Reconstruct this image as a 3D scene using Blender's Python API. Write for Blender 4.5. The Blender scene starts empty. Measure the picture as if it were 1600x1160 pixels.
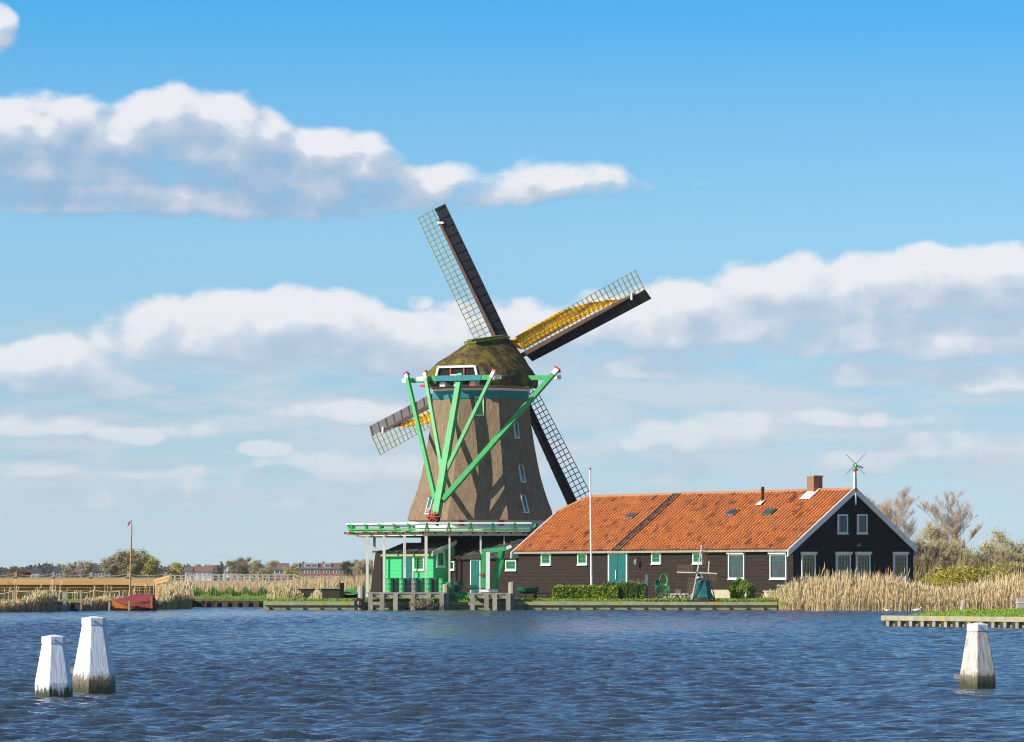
import bpy, math, random
import numpy as np
from mathutils import Vector, Matrix

R = math.radians
scn = bpy.context.scene
col = scn.collection
F = 6500.0            # focal length in photo pixels
HZ = 902.0            # horizon row in the photo
CAMZ = 2.0

# ------------------------------------------------------------------ camera
cd = bpy.data.cameras.new('camera'); cam = bpy.data.objects.new('camera', cd); col.objects.link(cam)
cam.location = (0, 0, CAMZ); cam.rotation_euler = (R(90), 0, 0)
cd.sensor_width = 36; cd.sensor_fit = 'HORIZONTAL'; cd.lens = 36 * F / 1600
cd.shift_y = (HZ - 580) / 1600
cd.clip_start = 1; cd.clip_end = 40000
scn.camera = cam
scn.cycles.filter_width = 1.15
scn.view_settings.view_transform = 'Standard'; scn.view_settings.look = 'None'
scn.view_settings.exposure = 0.3; scn.view_settings.gamma = 1

# ------------------------------------------------------------------ sun
SUN_AZ = 60.5         # degrees to the left of straight behind the camera
SUN_EL = 30.0
sd = Vector((-math.sin(R(SUN_AZ)) * math.cos(R(SUN_EL)), -math.cos(R(SUN_AZ)) * math.cos(R(SUN_EL)), math.sin(R(SUN_EL))))
sl = bpy.data.lights.new('sun', 'SUN'); sl.energy = 5.0; sl.angle = R(0.5); sl.color = (1.0, 0.93, 0.82)
so = bpy.data.objects.new('sun', sl); col.objects.link(so)
so.rotation_euler = sd.to_track_quat('Z', 'Y').to_euler()

# ------------------------------------------------------------------ node helper
class NG:
    def __init__(s, tree): s.t = tree; s.n = tree.nodes; s.l = tree.links
    def new(s, typ, **kw):
        n = s.n.new(typ)
        for k, v in kw.items(): setattr(n, k, v)
        return n
    def put(s, sock, v):
        if isinstance(v, bpy.types.NodeSocket): s.l.new(v, sock)
        elif v is not None: sock.default_value = v
    def m(s, op, a, b=None, c=None, clamp=False):
        n = s.new('ShaderNodeMath', operation=op); n.use_clamp = clamp
        s.put(n.inputs[0], a); s.put(n.inputs[1], b); s.put(n.inputs[2], c)
        return n.outputs[0]
    def mr(s, v, a, b, c=0.0, d=1.0, smooth=False):
        n = s.new('ShaderNodeMapRange'); n.clamp = True
        if smooth: n.interpolation_type = 'SMOOTHSTEP'
        s.put(n.inputs[0], v)
        for i, x in enumerate((a, b, c, d)): s.put(n.inputs[i + 1], x)
        return n.outputs[0]
    def mix(s, f, a, b, blend='MIX'):
        n = s.new('ShaderNodeMix', data_type='RGBA', blend_type=blend)
        s.put(n.inputs[0], f)
        s.put(n.inputs[6], (*a, 1) if isinstance(a, tuple) and len(a) == 3 else a)
        s.put(n.inputs[7], (*b, 1) if isinstance(b, tuple) and len(b) == 3 else b)
        return n.outputs[2]
    def noise(s, vec, scale, detail=4, rough=0.55, dist=0.0):
        n = s.new('ShaderNodeTexNoise'); s.put(n.inputs['Vector'], vec)
        n.inputs['Scale'].default_value = scale; n.inputs['Detail'].default_value = detail
        n.inputs['Roughness'].default_value = rough; n.inputs['Distortion'].default_value = dist
        return n.outputs['Fac']
    def ramp(s, f, pts, interp='LINEAR'):
        n = s.new('ShaderNodeValToRGB'); s.put(n.inputs[0], f); e = n.color_ramp.elements
        n.color_ramp.interpolation = interp
        while len(e) < len(pts): e.new(0.5)
        for el, (p, c) in zip(e, pts): el.position = p; el.color = (*c, 1)
        return n.outputs[0]

def lin(r, g, b):
    f = lambda c: (c / 255 / 12.92) if c / 255 < 0.04045 else ((c / 255 + 0.055) / 1.055) ** 2.4
    return (f(r), f(g), f(b))

# ------------------------------------------------------------------ sky
W = bpy.data.worlds.new('World'); scn.world = W; W.use_nodes = True
g = NG(W.node_tree); g.n.clear()
out = g.new('ShaderNodeOutputWorld'); bg = g.new('ShaderNodeBackground'); bg.inputs[1].default_value = 0.1
g.l.new(bg.outputs[0], out.inputs[0])
tc = g.new('ShaderNodeTexCoord'); sep = g.new('ShaderNodeSeparateXYZ'); g.l.new(tc.outputs['Generated'], sep.inputs[0])
dx, dy, dz = sep.outputs
# the low strip of sky in a long lens is bluer than the model gives: look the colour up higher in the dome
zz = g.m('MAXIMUM', dz, 0.0)
zl = g.m('ADD', g.m('MULTIPLY', zz, 3.2), 0.10)
cmb = g.new('ShaderNodeCombineXYZ'); g.put(cmb.inputs[0], dx); g.put(cmb.inputs[1], dy); g.put(cmb.inputs[2], zl)
nrm = g.new('ShaderNodeVectorMath', operation='NORMALIZE'); g.l.new(cmb.outputs[0], nrm.inputs[0])
sky = g.new('ShaderNodeTexSky', sky_type='NISHITA'); sky.sun_disc = False
sky.sun_elevation = R(SUN_EL); sky.sun_rotation = math.atan2(sd.x, sd.y)
sky.altitude = 0; sky.air_density = 1.0; sky.dust_density = 0.6; sky.ozone_density = 1.2
g.l.new(nrm.outputs[0], sky.inputs[0])
azi = g.m('ARCTAN2', dx, dy)
hor = g.m('SQRT', g.m('ADD', g.m('MULTIPLY', dx, dx), g.m('MULTIPLY', dy, dy)))
ele = g.m('ARCTAN2', dz, hor)
U = g.m('MULTIPLY', azi, F); V = g.m('MULTIPLY', ele, F)      # in 1/6500 rad
tint = g.ramp(g.m('DIVIDE', V, 10200.0), [(0,(0.340,0.312,0.285)),(0.0257,(0.375,0.375,0.318)),(0.0522,(0.412,0.517,0.455)),(0.0688,(0.333,0.530,0.517)),(0.0865,(0.159,0.504,0.580)),(0.15,(0.34,0.50,0.62)),(0.3,(0.40,0.50,0.60)),(0.45,(0.125,0.175,0.225)),(0.6,(0.09,0.13,0.17)),(1,(0.09,0.13,0.165))])
tint = g.mix(1.0, tint, (4.0, 4.0, 4.0), 'MULTIPLY')
skyc = g.mix(1.0, sky.outputs[0], tint, 'MULTIPLY')

def blob_density(grp):
    """cloud density from soft ellipses (angles) and fractal noise"""
    gi = grp.nodes.new('NodeGroupInput'); go = grp.nodes.new('NodeGroupOutput'); h = NG(grp)
    u, v = gi.outputs[0], gi.outputs[1]
    c = h.new('ShaderNodeCombineXYZ'); h.put(c.inputs[0], h.m('DIVIDE', u, 340.0)); h.put(c.inputs[1], h.m('DIVIDE', v, 270.0))
    n1 = h.noise(c.outputs[0], 2.2, 8, 0.58, 0.25)
    c2 = h.new('ShaderNodeCombineXYZ'); h.put(c2.inputs[0], h.m('DIVIDE', u, 700.0)); h.put(c2.inputs[1], h.m('DIVIDE', v, 260.0)); c2.inputs[2].default_value = 3.7
    n2 = h.noise(c2.outputs[0], 3.0, 3, 0.5)
    # photo x, y, half width, half height, strength
    B = [(60, 245, 330, 95, 1.0), (290, 222, 190, 82, 1.25), (455, 268, 200, 72, 1.0), (130, 320, 330, 42, .85), (700, 296, 330, 44, .68), (470, 318, 320, 50, .85), (880, 288, 130, 34, .42), (1035, 290, 60, 20, .28),
         (5, 60, 32, 46, .65), (420, 530, 270, 82, 1.25), (230, 555, 130, 50, .8), (640, 545, 210, 70, 1.0), (60, 585, 190, 62, 1.05), (160, 610, 130, 30, .7), (655, 475, 30, 20, .6),
         (760, 530, 230, 66, .8), (1080, 505, 230, 70, 1.1), (1290, 470, 230, 76, 1.1), (1500, 455, 220, 74, 1.1), (1450, 530, 260, 60, 1.0), (1200, 545, 180, 30, .6),
         (1380, 590, 150, 30, .75), (1560, 600, 130, 36, .75), (1010, 575, 110, 28, .6),
         (560, 645, 130, 32, .7), (60, 665, 110, 32, .75), (195, 685, 70, 22, .75), (410, 703, 46, 16, .95), (100, 735, 260, 26, .55),
         (300, 670, 60, 22, .3), (620, 740, 260, 36, .5), (1080, 690, 200, 34, .5), (1480, 720, 260, 50, .55), (1320, 655, 220, 20, .4), (950, 740, 200, 26, .35), (300, 780, 400, 30, .35)]
    acc = None
    for (x, y, rx, ry, s) in B:
        a = h.m('DIVIDE', h.m('SUBTRACT', u, x - 800.0), float(rx))
        b = h.m('DIVIDE', h.m('SUBTRACT', v, HZ - y), float(ry))
        b = h.m('MAXIMUM', b, h.m('MULTIPLY', b, -1.35))
        d = h.m('SUBTRACT', 1.0, h.m('ADD', h.m('MULTIPLY', a, a), h.m('MULTIPLY', b, b)))
        d = h.m('MULTIPLY', h.m('MINIMUM', d, .75), s * (1.35 if s >= .75 else 1.3))
        acc = d if acc is None else h.m('SMOOTH_MAX', acc, d, 0.25)
    acc = h.m('MAXIMUM', acc, -0.9)
    t = h.m('ADD', acc, h.m('MULTIPLY', h.m('SUBTRACT', n1, 0.5), 1.45))
    t = h.m('ADD', t, h.m('MULTIPLY', h.m('SUBTRACT', n2, 0.5), 0.7))
    c3 = h.new('ShaderNodeCombineXYZ'); h.put(c3.inputs[0], h.m('DIVIDE', u, 80.0)); h.put(c3.inputs[1], h.m('DIVIDE', v, 58.0)); c3.inputs[2].default_value = 1.3
    t = h.m('ADD', t, h.m('MULTIPLY', h.m('SUBTRACT', h.noise(c3.outputs[0], 1.0, 6, 0.6), 0.5), 0.8))
    vo = h.new('ShaderNodeTexVoronoi', feature='SMOOTH_F1'); vo.inputs['Smoothness'].default_value = .35; vo.inputs['Scale'].default_value = 1.15
    wv = h.new('ShaderNodeVectorMath', operation='ADD'); nz = h.new('ShaderNodeTexNoise'); h.put(nz.inputs['Vector'], c3.outputs[0]); nz.inputs['Scale'].default_value = 1.3; nz.inputs['Detail'].default_value = 3
    h.put(wv.inputs[0], c3.outputs[0]); h.put(wv.inputs[1], nz.outputs['Color']); h.put(vo.inputs['Vector'], wv.outputs[0])
    t = h.m('ADD', t, h.m('MULTIPLY', h.m('SUBTRACT', 0.42, vo.outputs['Distance']), 0.8))
    h.put(go.inputs[0], t)
grp = bpy.data.node_groups.new('cloud_density', 'ShaderNodeTree')
grp.interface.new_socket('U', in_out='INPUT', socket_type='NodeSocketFloat')
grp.interface.new_socket('V', in_out='INPUT', socket_type='NodeSocketFloat')
grp.interface.new_socket('D', in_out='OUTPUT', socket_type='NodeSocketFloat')
blob_density(grp)
def dens(u, v):
    n = g.new('ShaderNodeGroup'); n.node_tree = grp; g.put(n.inputs[0], u); g.put(n.inputs[1], v); return n.outputs[0]
D0 = dens(U, V)
D1 = dens(g.m('SUBTRACT', U, 22.0), g.m('ADD', V, 40.0))
lit_ = g.mr(g.m('SUBTRACT', D0, D1), -0.5, 0.9)
cov = g.mr(D0, -0.14, g.mr(lit_, 0.2, 0.7, 0.85, 0.45), 0, 1, True)
lit = g.mr(g.m('SUBTRACT', D0, D1), -0.55, 0.95, 0, 1, True)
hic = g.ramp(lit, [(0.0, (2.5, 3.9, 5.6)), (0.36, (3.5, 4.5, 5.8)), (0.80, (4.7, 5.3, 6.3)), (1.0, (7.0, 7.0, 7.3))])
mic = g.ramp(lit, [(0.0, (3.7, 4.7, 5.9)), (0.35, (4.6, 5.3, 6.3)), (0.75, (5.6, 6.0, 6.7)), (1.0, (6.9, 7.0, 7.3))])
loc_ = g.ramp(lit, [(0.0, (3.6, 4.6, 5.6)), (0.5, (4.8, 5.5, 6.2)), (1.0, (6.4, 6.6, 6.9))])
cc = g.mix(g.mr(V, 180.0, 330.0, 0, 1), loc_, mic); cc = g.mix(g.mr(V, 490.0, 560.0, 0, 1), cc, hic)
cvm = g.m('MULTIPLY', cov, g.mr(V, 0.0, 420.0, 0.60, 0.95))
# thin layered veil low in the sky
cs = g.new('ShaderNodeCombineXYZ'); g.put(cs.inputs[0], g.m('DIVIDE', U, 420.0)); g.put(cs.inputs[1], g.m('DIVIDE', V, 85.0)); cs.inputs[2].default_value = 7.1
st = g.mr(g.noise(cs.outputs[0], 1.6, 7, 0.60, 0.3), .38, .60, 0, 1, True)
st = g.m('MULTIPLY', st, g.m('MULTIPLY', g.mr(V, 20.0, 110.0, 0, 1), g.mr(V, 440.0, 280.0, 0, .8)))
fin = g.mix(st, skyc, (5.0, 5.55, 6.25))
fin = g.mix(cvm, fin, cc)
veil = g.mr(V, 360.0, -20.0, 0.0, 0.45, True)
fin = g.mix(veil, fin, (3.6, 4.7, 5.5))
g.l.new(fin, bg.inputs[0])

# ------------------------------------------------------------------ materials
MATS = {}
def mat(name, c1, c2=None, scale=3.0, rough=0.7, bump=0.0, bscale=None, stretch=(1, 1, 1), metallic=0.0, detail=5, spec=0.4, contrast=(0.3, 0.7), extra=None, trans=0.0):
    if name in MATS: return MATS[name]
    m = bpy.data.materials.new(name); m.use_nodes = True; g = NG(m.node_tree)
    b = g.n['Principled BSDF']; b.inputs['Roughness'].default_value = rough; b.inputs['Metallic'].default_value = metallic
    b.inputs['Specular IOR Level'].default_value = spec
    tc = g.new('ShaderNodeTexCoord'); mp = g.new('ShaderNodeMapping'); g.l.new(tc.outputs['Object'], mp.inputs[0]); mp.inputs['Scale'].default_value = stretch
    v = mp.outputs[0]
    if c2 is None: c2 = tuple(x * 0.8 for x in c1)
    n = g.noise(v, scale, detail, 0.6)
    c = g.mix(g.mr(n, contrast[0], contrast[1]), c1, c2)
    if extra:                                   # (colour, scale, lo, hi): patches of a third colour
        n3 = g.noise(v, extra[1], 4, 0.6); c = g.mix(g.mr(n3, extra[2], extra[3]), c, extra[0])
    g.l.new(c, b.inputs['Base Color'])
    if trans:
        b.inputs['Subsurface Weight'].default_value = 0
    if bump:
        n2 = g.noise(v, bscale or scale * 4, 4, 0.6)
        bn = g.new('ShaderNodeBump'); bn.inputs['Strength'].default_value = 1.0; bn.inputs['Distance'].default_value = bump
        g.l.new(n2, bn.inputs['Height']); g.l.new(bn.outputs[0], b.inputs['Normal'])
    MATS[name] = m
    return m

THATCH = mat('thatch_wall', (.31, .215, .135), (.20, .137, .088), 3.2, 0.95, 0.05, 16, (1, 1, .22), spec=.1, contrast=(.3, .7), extra=((.155, .11, .075), 12, .50, .72))
MOSS = mat('mossy_thatch', (.15, .105, .045), (.055, .038, .02), 3.5, 0.95, 0.08, 12, (1, 1, .6), spec=.1, contrast=(.36, .64), extra=((.20, .16, .025), 1.3, .47, .60))
RIDGE = mat('mossy_ridge', (.22, .26, .02), (.10, .10, .03), 3, .9, .02)
WHITE = mat('white_paint', (.80, .79, .75), (.66, .65, .60), 2.2, .5)
WHITEW = mat('weathered_white', (.72, .70, .62), (.52, .49, .40), 3, .7, stretch=(1, 1, .3))
GREEN = mat('bright_green_paint', (.03, .40, .09), (.025, .30, .06), 2.5, .5, spec=.4, extra=((.05, .22, .06), 5, .6, .75))
LGREEN = mat('pale_green_paint', (.075, .42, .13), (.055, .33, .095), 2.5, .5, spec=.35, extra=((.12, .34, .14), 4, .58, .75))
TEAL = mat('teal_paint', (.012, .22, .24), (.01, .16, .18), 3, .5)
DTEAL = mat('dark_teal_paint', (.012, .14, .125), (.01, .10, .09), 3, .5)
RED = mat('red_paint', (.55, .03, .025), (.42, .03, .02), 4, .5)
TAR = mat('tarred_board', (.038, .022, .014), (.019, .012, .009), 1.4, .7, .006, 14, (.6, .6, 5), spec=.2, extra=((.075, .045, .028), 2.3, .55, .8))
TARD = mat('black_tarred_board', (.010, .008, .009), (.006, .005, .006), 1.6, .65, .006, 14, (.6, .6, 5), spec=.25)
GWOOD = mat('green_board', (.06, .52, .18), (.045, .40, .14), 2, .5, .004, 12, (.6, .6, 5), spec=.3)
OLDW = mat('weathered_timber', (.38, .34, .26), (.22, .19, .14), 3, .9, .01, 14, (1, 1, .35), extra=((.48, .44, .35), 6, .55, .75))
LICH = mat('lichen_timber', (.42, .37, .25), (.27, .24, .14), 3.2, .9, .01, 14, extra=((.50, .33, .03), 2.4, .56, .66))
NEWW = mat('fresh_timber', (.62, .36, .15), (.46, .25, .09), 1.2, .7, .004, 12, (.25, .25, 5))
DARKW = mat('dark_wet_timber', (.055, .042, .028), (.03, .024, .018), 3, .8)
STOCK = mat('dark_sail_board', (.022, .020, .024), (.012, .011, .014), 2, .6, spec=.3)
BROWN = mat('brown_stock', (.13, .07, .045), (.07, .04, .028), 2, .6)
GBOARD = mat('grey_sail_board', (.13, .115, .11), (.08, .07, .07), 2, .7)
LATT = mat('olive_lattice', (.30, .26, .05), (.17, .18, .04), 1.2, .7)
LATTD = mat('dark_lattice', (.02, .02, .022), (.03, .028, .028), 1.2, .7)
CLOTH = mat('yellow_sailcloth', (.90, .46, .015), (.80, .34, .01), 1.2, .85, .015, 3, spec=.1)
GLASS = mat('window_glass', (.03, .045, .05), (.06, .08, .085), 1.2, .08, spec=.7)
REFLG = mat('painted_reflection_glass', (.42, .30, .11), (.16, .13, .06), 2.2, .12, spec=.6, stretch=(4, 4, .6))  # warm yellowish reflection painted into the pane colour
BLACK = mat('black_opening', (.008, .008, .008), (.012, .011, .010), 2, .9)
BRICK = None
METAL = mat('dull_metal', (.32, .33, .34), (.2, .2, .2), 3, .5, metallic=.7)
RUBBER = mat('black_rubber', (.018, .018, .02), None, 3, .7)
SAND = mat('sandstone_plinth', (.50, .42, .29), (.38, .31, .21), 3, .9)

def brick_mat(name, c1, c2, scale=1.0):
    m = bpy.data.materials.new(name); m.use_nodes = True; g = NG(m.node_tree); b = g.n['Principled BSDF']; b.inputs['Roughness'].default_value = .9
    tc = g.new('ShaderNodeTexCoord'); s = g.new('ShaderNodeSeparateXYZ'); g.l.new(tc.outputs['Object'], s.inputs[0])
    c = g.new('ShaderNodeCombineXYZ'); g.put(c.inputs[0], g.m('ADD', s.outputs[0], s.outputs[1])); g.put(c.inputs[1], s.outputs[2])
    t = g.new('ShaderNodeTexBrick'); g.l.new(c.outputs[0], t.inputs[0]); t.inputs['Scale'].default_value = 4.5 * scale
    t.inputs['Color1'].default_value = (*c1, 1); t.inputs['Color2'].default_value = (*c2, 1); t.inputs['Mortar'].default_value = (.25, .22, .18, 1)
    t.inputs['Mortar Size'].default_value = .015
    g.l.new(t.outputs[0], b.inputs['Base Color']); MATS[name] = m; return m
BRICK = brick_mat('chimney_brick', (.36, .15, .07), (.22, .09, .05))

def tile_mat(name, a, b_, dark, moss=None):
    """clay pantiles: colour changes tile by tile, with older dark ones; x / y / z are local metres"""
    m = bpy.data.materials.new(name); m.use_nodes = True; g = NG(m.node_tree); b = g.n['Principled BSDF']; b.inputs['Roughness'].default_value = .75
    b.inputs['Specular IOR Level'].default_value = .25
    tc = g.new('ShaderNodeTexCoord'); s = g.new('ShaderNodeSeparateXYZ'); g.l.new(tc.outputs['Object'], s.inputs[0])
    tx = g.m('FLOOR', g.m('DIVIDE', s.outputs[0], .37)); tz = g.m('FLOOR', g.m('DIVIDE', s.outputs[2], .21))
    c = g.new('ShaderNodeCombineXYZ'); g.put(c.inputs[0], tx); g.put(c.inputs[1], tz)
    wn = g.new('ShaderNodeTexWhiteNoise', noise_dimensions='2D'); g.l.new(c.outputs[0], wn.inputs[0])
    big = g.noise(tc.outputs['Object'], .55, 5, .65); fine = g.noise(tc.outputs['Object'], 5, 4, .6)
    cc = g.mix(wn.outputs[0], a, b_)
    cc = g.mix(g.mr(big, .45, .75, 0, .45), cc, dark)
    k = g.m('ADD', wn.outputs[0], g.m('MULTIPLY', big, .9))
    cc = g.mix(g.mr(k, 1.32, 1.48, 0, .85), cc, tuple(x * .35 for x in dark))
    cc = g.mix(g.mr(fine, .5, .75, 0, .45), cc, tuple(x * .8 for x in dark))
    fx = g.m('FRACT', g.m('DIVIDE', s.outputs[0], .37)); dl = g.m('MULTIPLY', g.mr(fx, .26, .29), g.mr(fx, .72, .60)); cc = g.mix(g.m('MULTIPLY', dl, .93), cc, tuple(x * .14 for x in dark))  # dark stripe per pan: overlap shadow and channel dirt, both painted in the colour
    if moss: cc = g.mix(g.mr(g.noise(tc.outputs['Object'], 1.4, 5, .7), .52, .66, 0, .9), cc, moss)
    g.l.new(cc, b.inputs['Base Color']); MATS[name] = m; return m
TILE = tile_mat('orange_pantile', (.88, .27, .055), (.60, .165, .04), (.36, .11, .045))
TILED = tile_mat('dark_pantile', (.07, .06, .055), (.04, .036, .034), (.03, .026, .025), (.12, .105, .04))  # dark grey mossy tile, colour lowered further to stand for the stage's shadow
TILEO = mat('ridge_tile', (.50, .20, .08), (.34, .16, .08), 3, .8)

# ------------------------------------------------------------------ mesh helpers
class MB:
    def __init__(s): s.v = []; s.f = []; s.sm = False
    def add(s, vs, fs):
        o = len(s.v); s.v.extend([tuple(p) for p in vs]); s.f.extend([tuple(i + o for i in f) for f in fs]); return s
    def box(s, x0, x1, y0, y1, z0, z1):
        return s.add([(x0, y0, z0), (x1, y0, z0), (x1, y1, z0), (x0, y1, z0), (x0, y0, z1), (x1, y0, z1), (x1, y1, z1), (x0, y1, z1)],
                     [(0, 3, 2, 1), (4, 5, 6, 7), (0, 1, 5, 4), (1, 2, 6, 5), (2, 3, 7, 6), (3, 0, 4, 7)])
    def beam(s, p, q, w, h, up=(0, 0, 1), w2=None, h2=None):
        p, q = Vector(p), Vector(q); d = (q - p).normalized(); up = Vector(up)
        if abs(d.dot(up)) > .98: up = Vector((0, 1, 0)) if abs(d.y) < .9 else Vector((1, 0, 0))
        x = d.cross(up).normalized(); y = x.cross(d).normalized()
        w2 = w2 or w; h2 = h2 or h; vs = []
        for c, a, b in ((p, w / 2, h / 2), (q, w2 / 2, h2 / 2)):
            vs += [c - x * a - y * b, c + x * a - y * b, c + x * a + y * b, c - x * a + y * b]
        return s.add(vs, [(0, 1, 2, 3), (7, 6, 5, 4), (0, 4, 5, 1), (1, 5, 6, 2), (2, 6, 7, 3), (3, 7, 4, 0)])
    def tube(s, p, q, r0, r1=None, n=8, caps=True):
        p, q = Vector(p), Vector(q); r1 = r0 if r1 is None else r1; d = (q - p).normalized()
        up = Vector((0, 0, 1)) if abs(d.z) < .9 else Vector((1, 0, 0)); x = d.cross(up).normalized(); y = x.cross(d)
        vs = []
        for c, r in ((p, r0), (q, r1)):
            for i in range(n):
                a = 2 * math.pi * i / n; vs.append(c + x * (r * math.cos(a)) + y * (r * math.sin(a)))
        fs = [(i, i + n, (i + 1) % n + n, (i + 1) % n) for i in range(n)]
        if caps: fs += [tuple(range(n)), tuple(range(2 * n - 1, n - 1, -1))]
        return s.add(vs, fs)
    def lathe(s, prof, n=16, c=(0, 0), a0=0.0, close=True):
        vs = []
        for r, z in prof:
            for i in range(n):
                a = a0 + 2 * math.pi * i / n; vs.append((c[0] + r * math.cos(a), c[1] + r * math.sin(a), z))
        k = len(prof); fs = []
        for j in range(k - 1):
            for i in range(n): fs.append((j * n + i, j * n + (i + 1) % n, (j + 1) * n + (i + 1) % n, (j + 1) * n + i))
        if close: fs += [tuple(range(n - 1, -1, -1)), tuple((k - 1) * n + i for i in range(n))]
        return s.add(vs, fs)
    def prism(s, poly, d):
        """closed solid: polygon (3-D points) swept by vector d"""
        n = len(poly); d = Vector(d); a = [Vector(p) for p in poly]; b = [p + d for p in a]
        return s.add(a + b, [tuple(range(n)), tuple(range(2 * n - 1, n - 1, -1))] + [(i, i + n, (i + 1) % n + n, (i + 1) % n) for i in range(n)])
    def build(s, name, m, parent=None, smooth=None, label=None, bevel=0):
        me = bpy.data.meshes.new(name); me.from_pydata(s.v, [], s.f); me.materials.append(m); 
        import bmesh
        bm = bmesh.new(); bm.from_mesh(me); bmesh.ops.recalc_face_normals(bm, faces=bm.faces); bm.to_mesh(me); bm.free()
        if smooth is not None:
            me.shade_smooth(); me.set_sharp_from_angle(angle=R(smooth))
        o = bpy.data.objects.new(name, me); col.objects.link(o)
        if parent: o.parent = parent
        if label: o['label'] = label
        if bevel:
            b = o.modifiers.new('bevel', 'BEVEL'); b.width = bevel; b.segments = 2; b.limit_method = 'ANGLE'
        return o

def fastmesh(name, verts, faces, m, parent=None, smooth=False, mats=None, midx=None):
    """numpy mesh; faces (n,k)"""
    verts = np.asarray(verts, dtype=np.float32); faces = np.asarray(faces, dtype=np.int32)
    me = bpy.data.meshes.new(name); n, k = faces.shape
    me.vertices.add(len(verts)); me.vertices.foreach_set('co', verts.ravel())
    me.loops.add(n * k); me.loops.foreach_set('vertex_index', faces.ravel())
    me.polygons.add(n); me.polygons.foreach_set('loop_start', np.arange(0, n * k, k, dtype=np.int32))
    if smooth: me.polygons.foreach_set('use_smooth', np.ones(n, dtype=bool))
    for mm in (mats or [m]): me.materials.append(mm)
    if midx is not None: me.polygons.foreach_set('material_index', np.asarray(midx, dtype=np.int32))
    me.update(calc_edges=True); me.validate()
    o = bpy.data.objects.new(name, me); col.objects.link(o)
    if parent: o.parent = parent
    return o

def tag(o, label=None, cat=None, group=None, kind=None):
    if label: o['label'] = label
    if cat: o['category'] = cat
    if group: o['group'] = group
    if kind: o['kind'] = kind
    return o
def thing(name, label, cat, loc=(0, 0, 0), rz=0, group=None):
    o = bpy.data.objects.new(name, None); col.objects.link(o); o.empty_display_size = .3
    o.location = loc; o.rotation_euler = (0, 0, rz)
    return tag(o, label, cat, group)
def kids(o): return [c for c in bpy.data.objects if c.parent == o]
def dup(o, loc, rz=None, label=None, group=None, scale=None, parent=None):
    c = o.copy(); col.objects.link(c)
    if parent is None:
        c.location = loc
        if rz is not None: c.rotation_euler = (0, 0, rz)
        if scale: c.scale = scale
        if label: c['label'] = label
        if group: c['group'] = group
    else: c.parent = parent
    for k in kids(o): dup(k, None, parent=c)
    return c
def P(px, py, Y): return Vector(((px - 800) * Y / F, Y, CAMZ + (HZ - py) * Y / F))
def XY(px, Y): return ((px - 800) * Y / F, Y)
def ZP(py, Y): return CAMZ + (HZ - py) * Y / F
class Frame:
    """plan frame: origin (x,y), local x along e, local y along i"""
    def __init__(s, O, ang):
        s.O = O; s.c = math.cos(ang); s.s = math.sin(ang); s.rz = -ang      # e=(c,-s) i=(s,c)
    def w(s, x, y, z=0): return Vector((s.O[0] + x * s.c + y * s.s, s.O[1] - x * s.s + y * s.c, z))
    def xat(s, px, y=0):                # local x whose picture column is px, on the line local-y = y
        k = (px - 800) / F; X0, Y0 = s.O[0] + y * s.s, s.O[1] + y * s.c
        return (k * Y0 - X0) / (s.c + k * s.s)
    def yat(s, px, x=0):
        k = (px - 800) / F; X1, Y1 = s.O[0] + x * s.c, s.O[1] - x * s.s
        return (k * Y1 - X1) / (s.s - k * s.c)
    def z(s, py, x, y=0): return ZP(py, s.w(x, y).y)
random.seed(7); rng = np.random.default_rng(7)
GZ = 0.55     # ground level above the water

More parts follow.
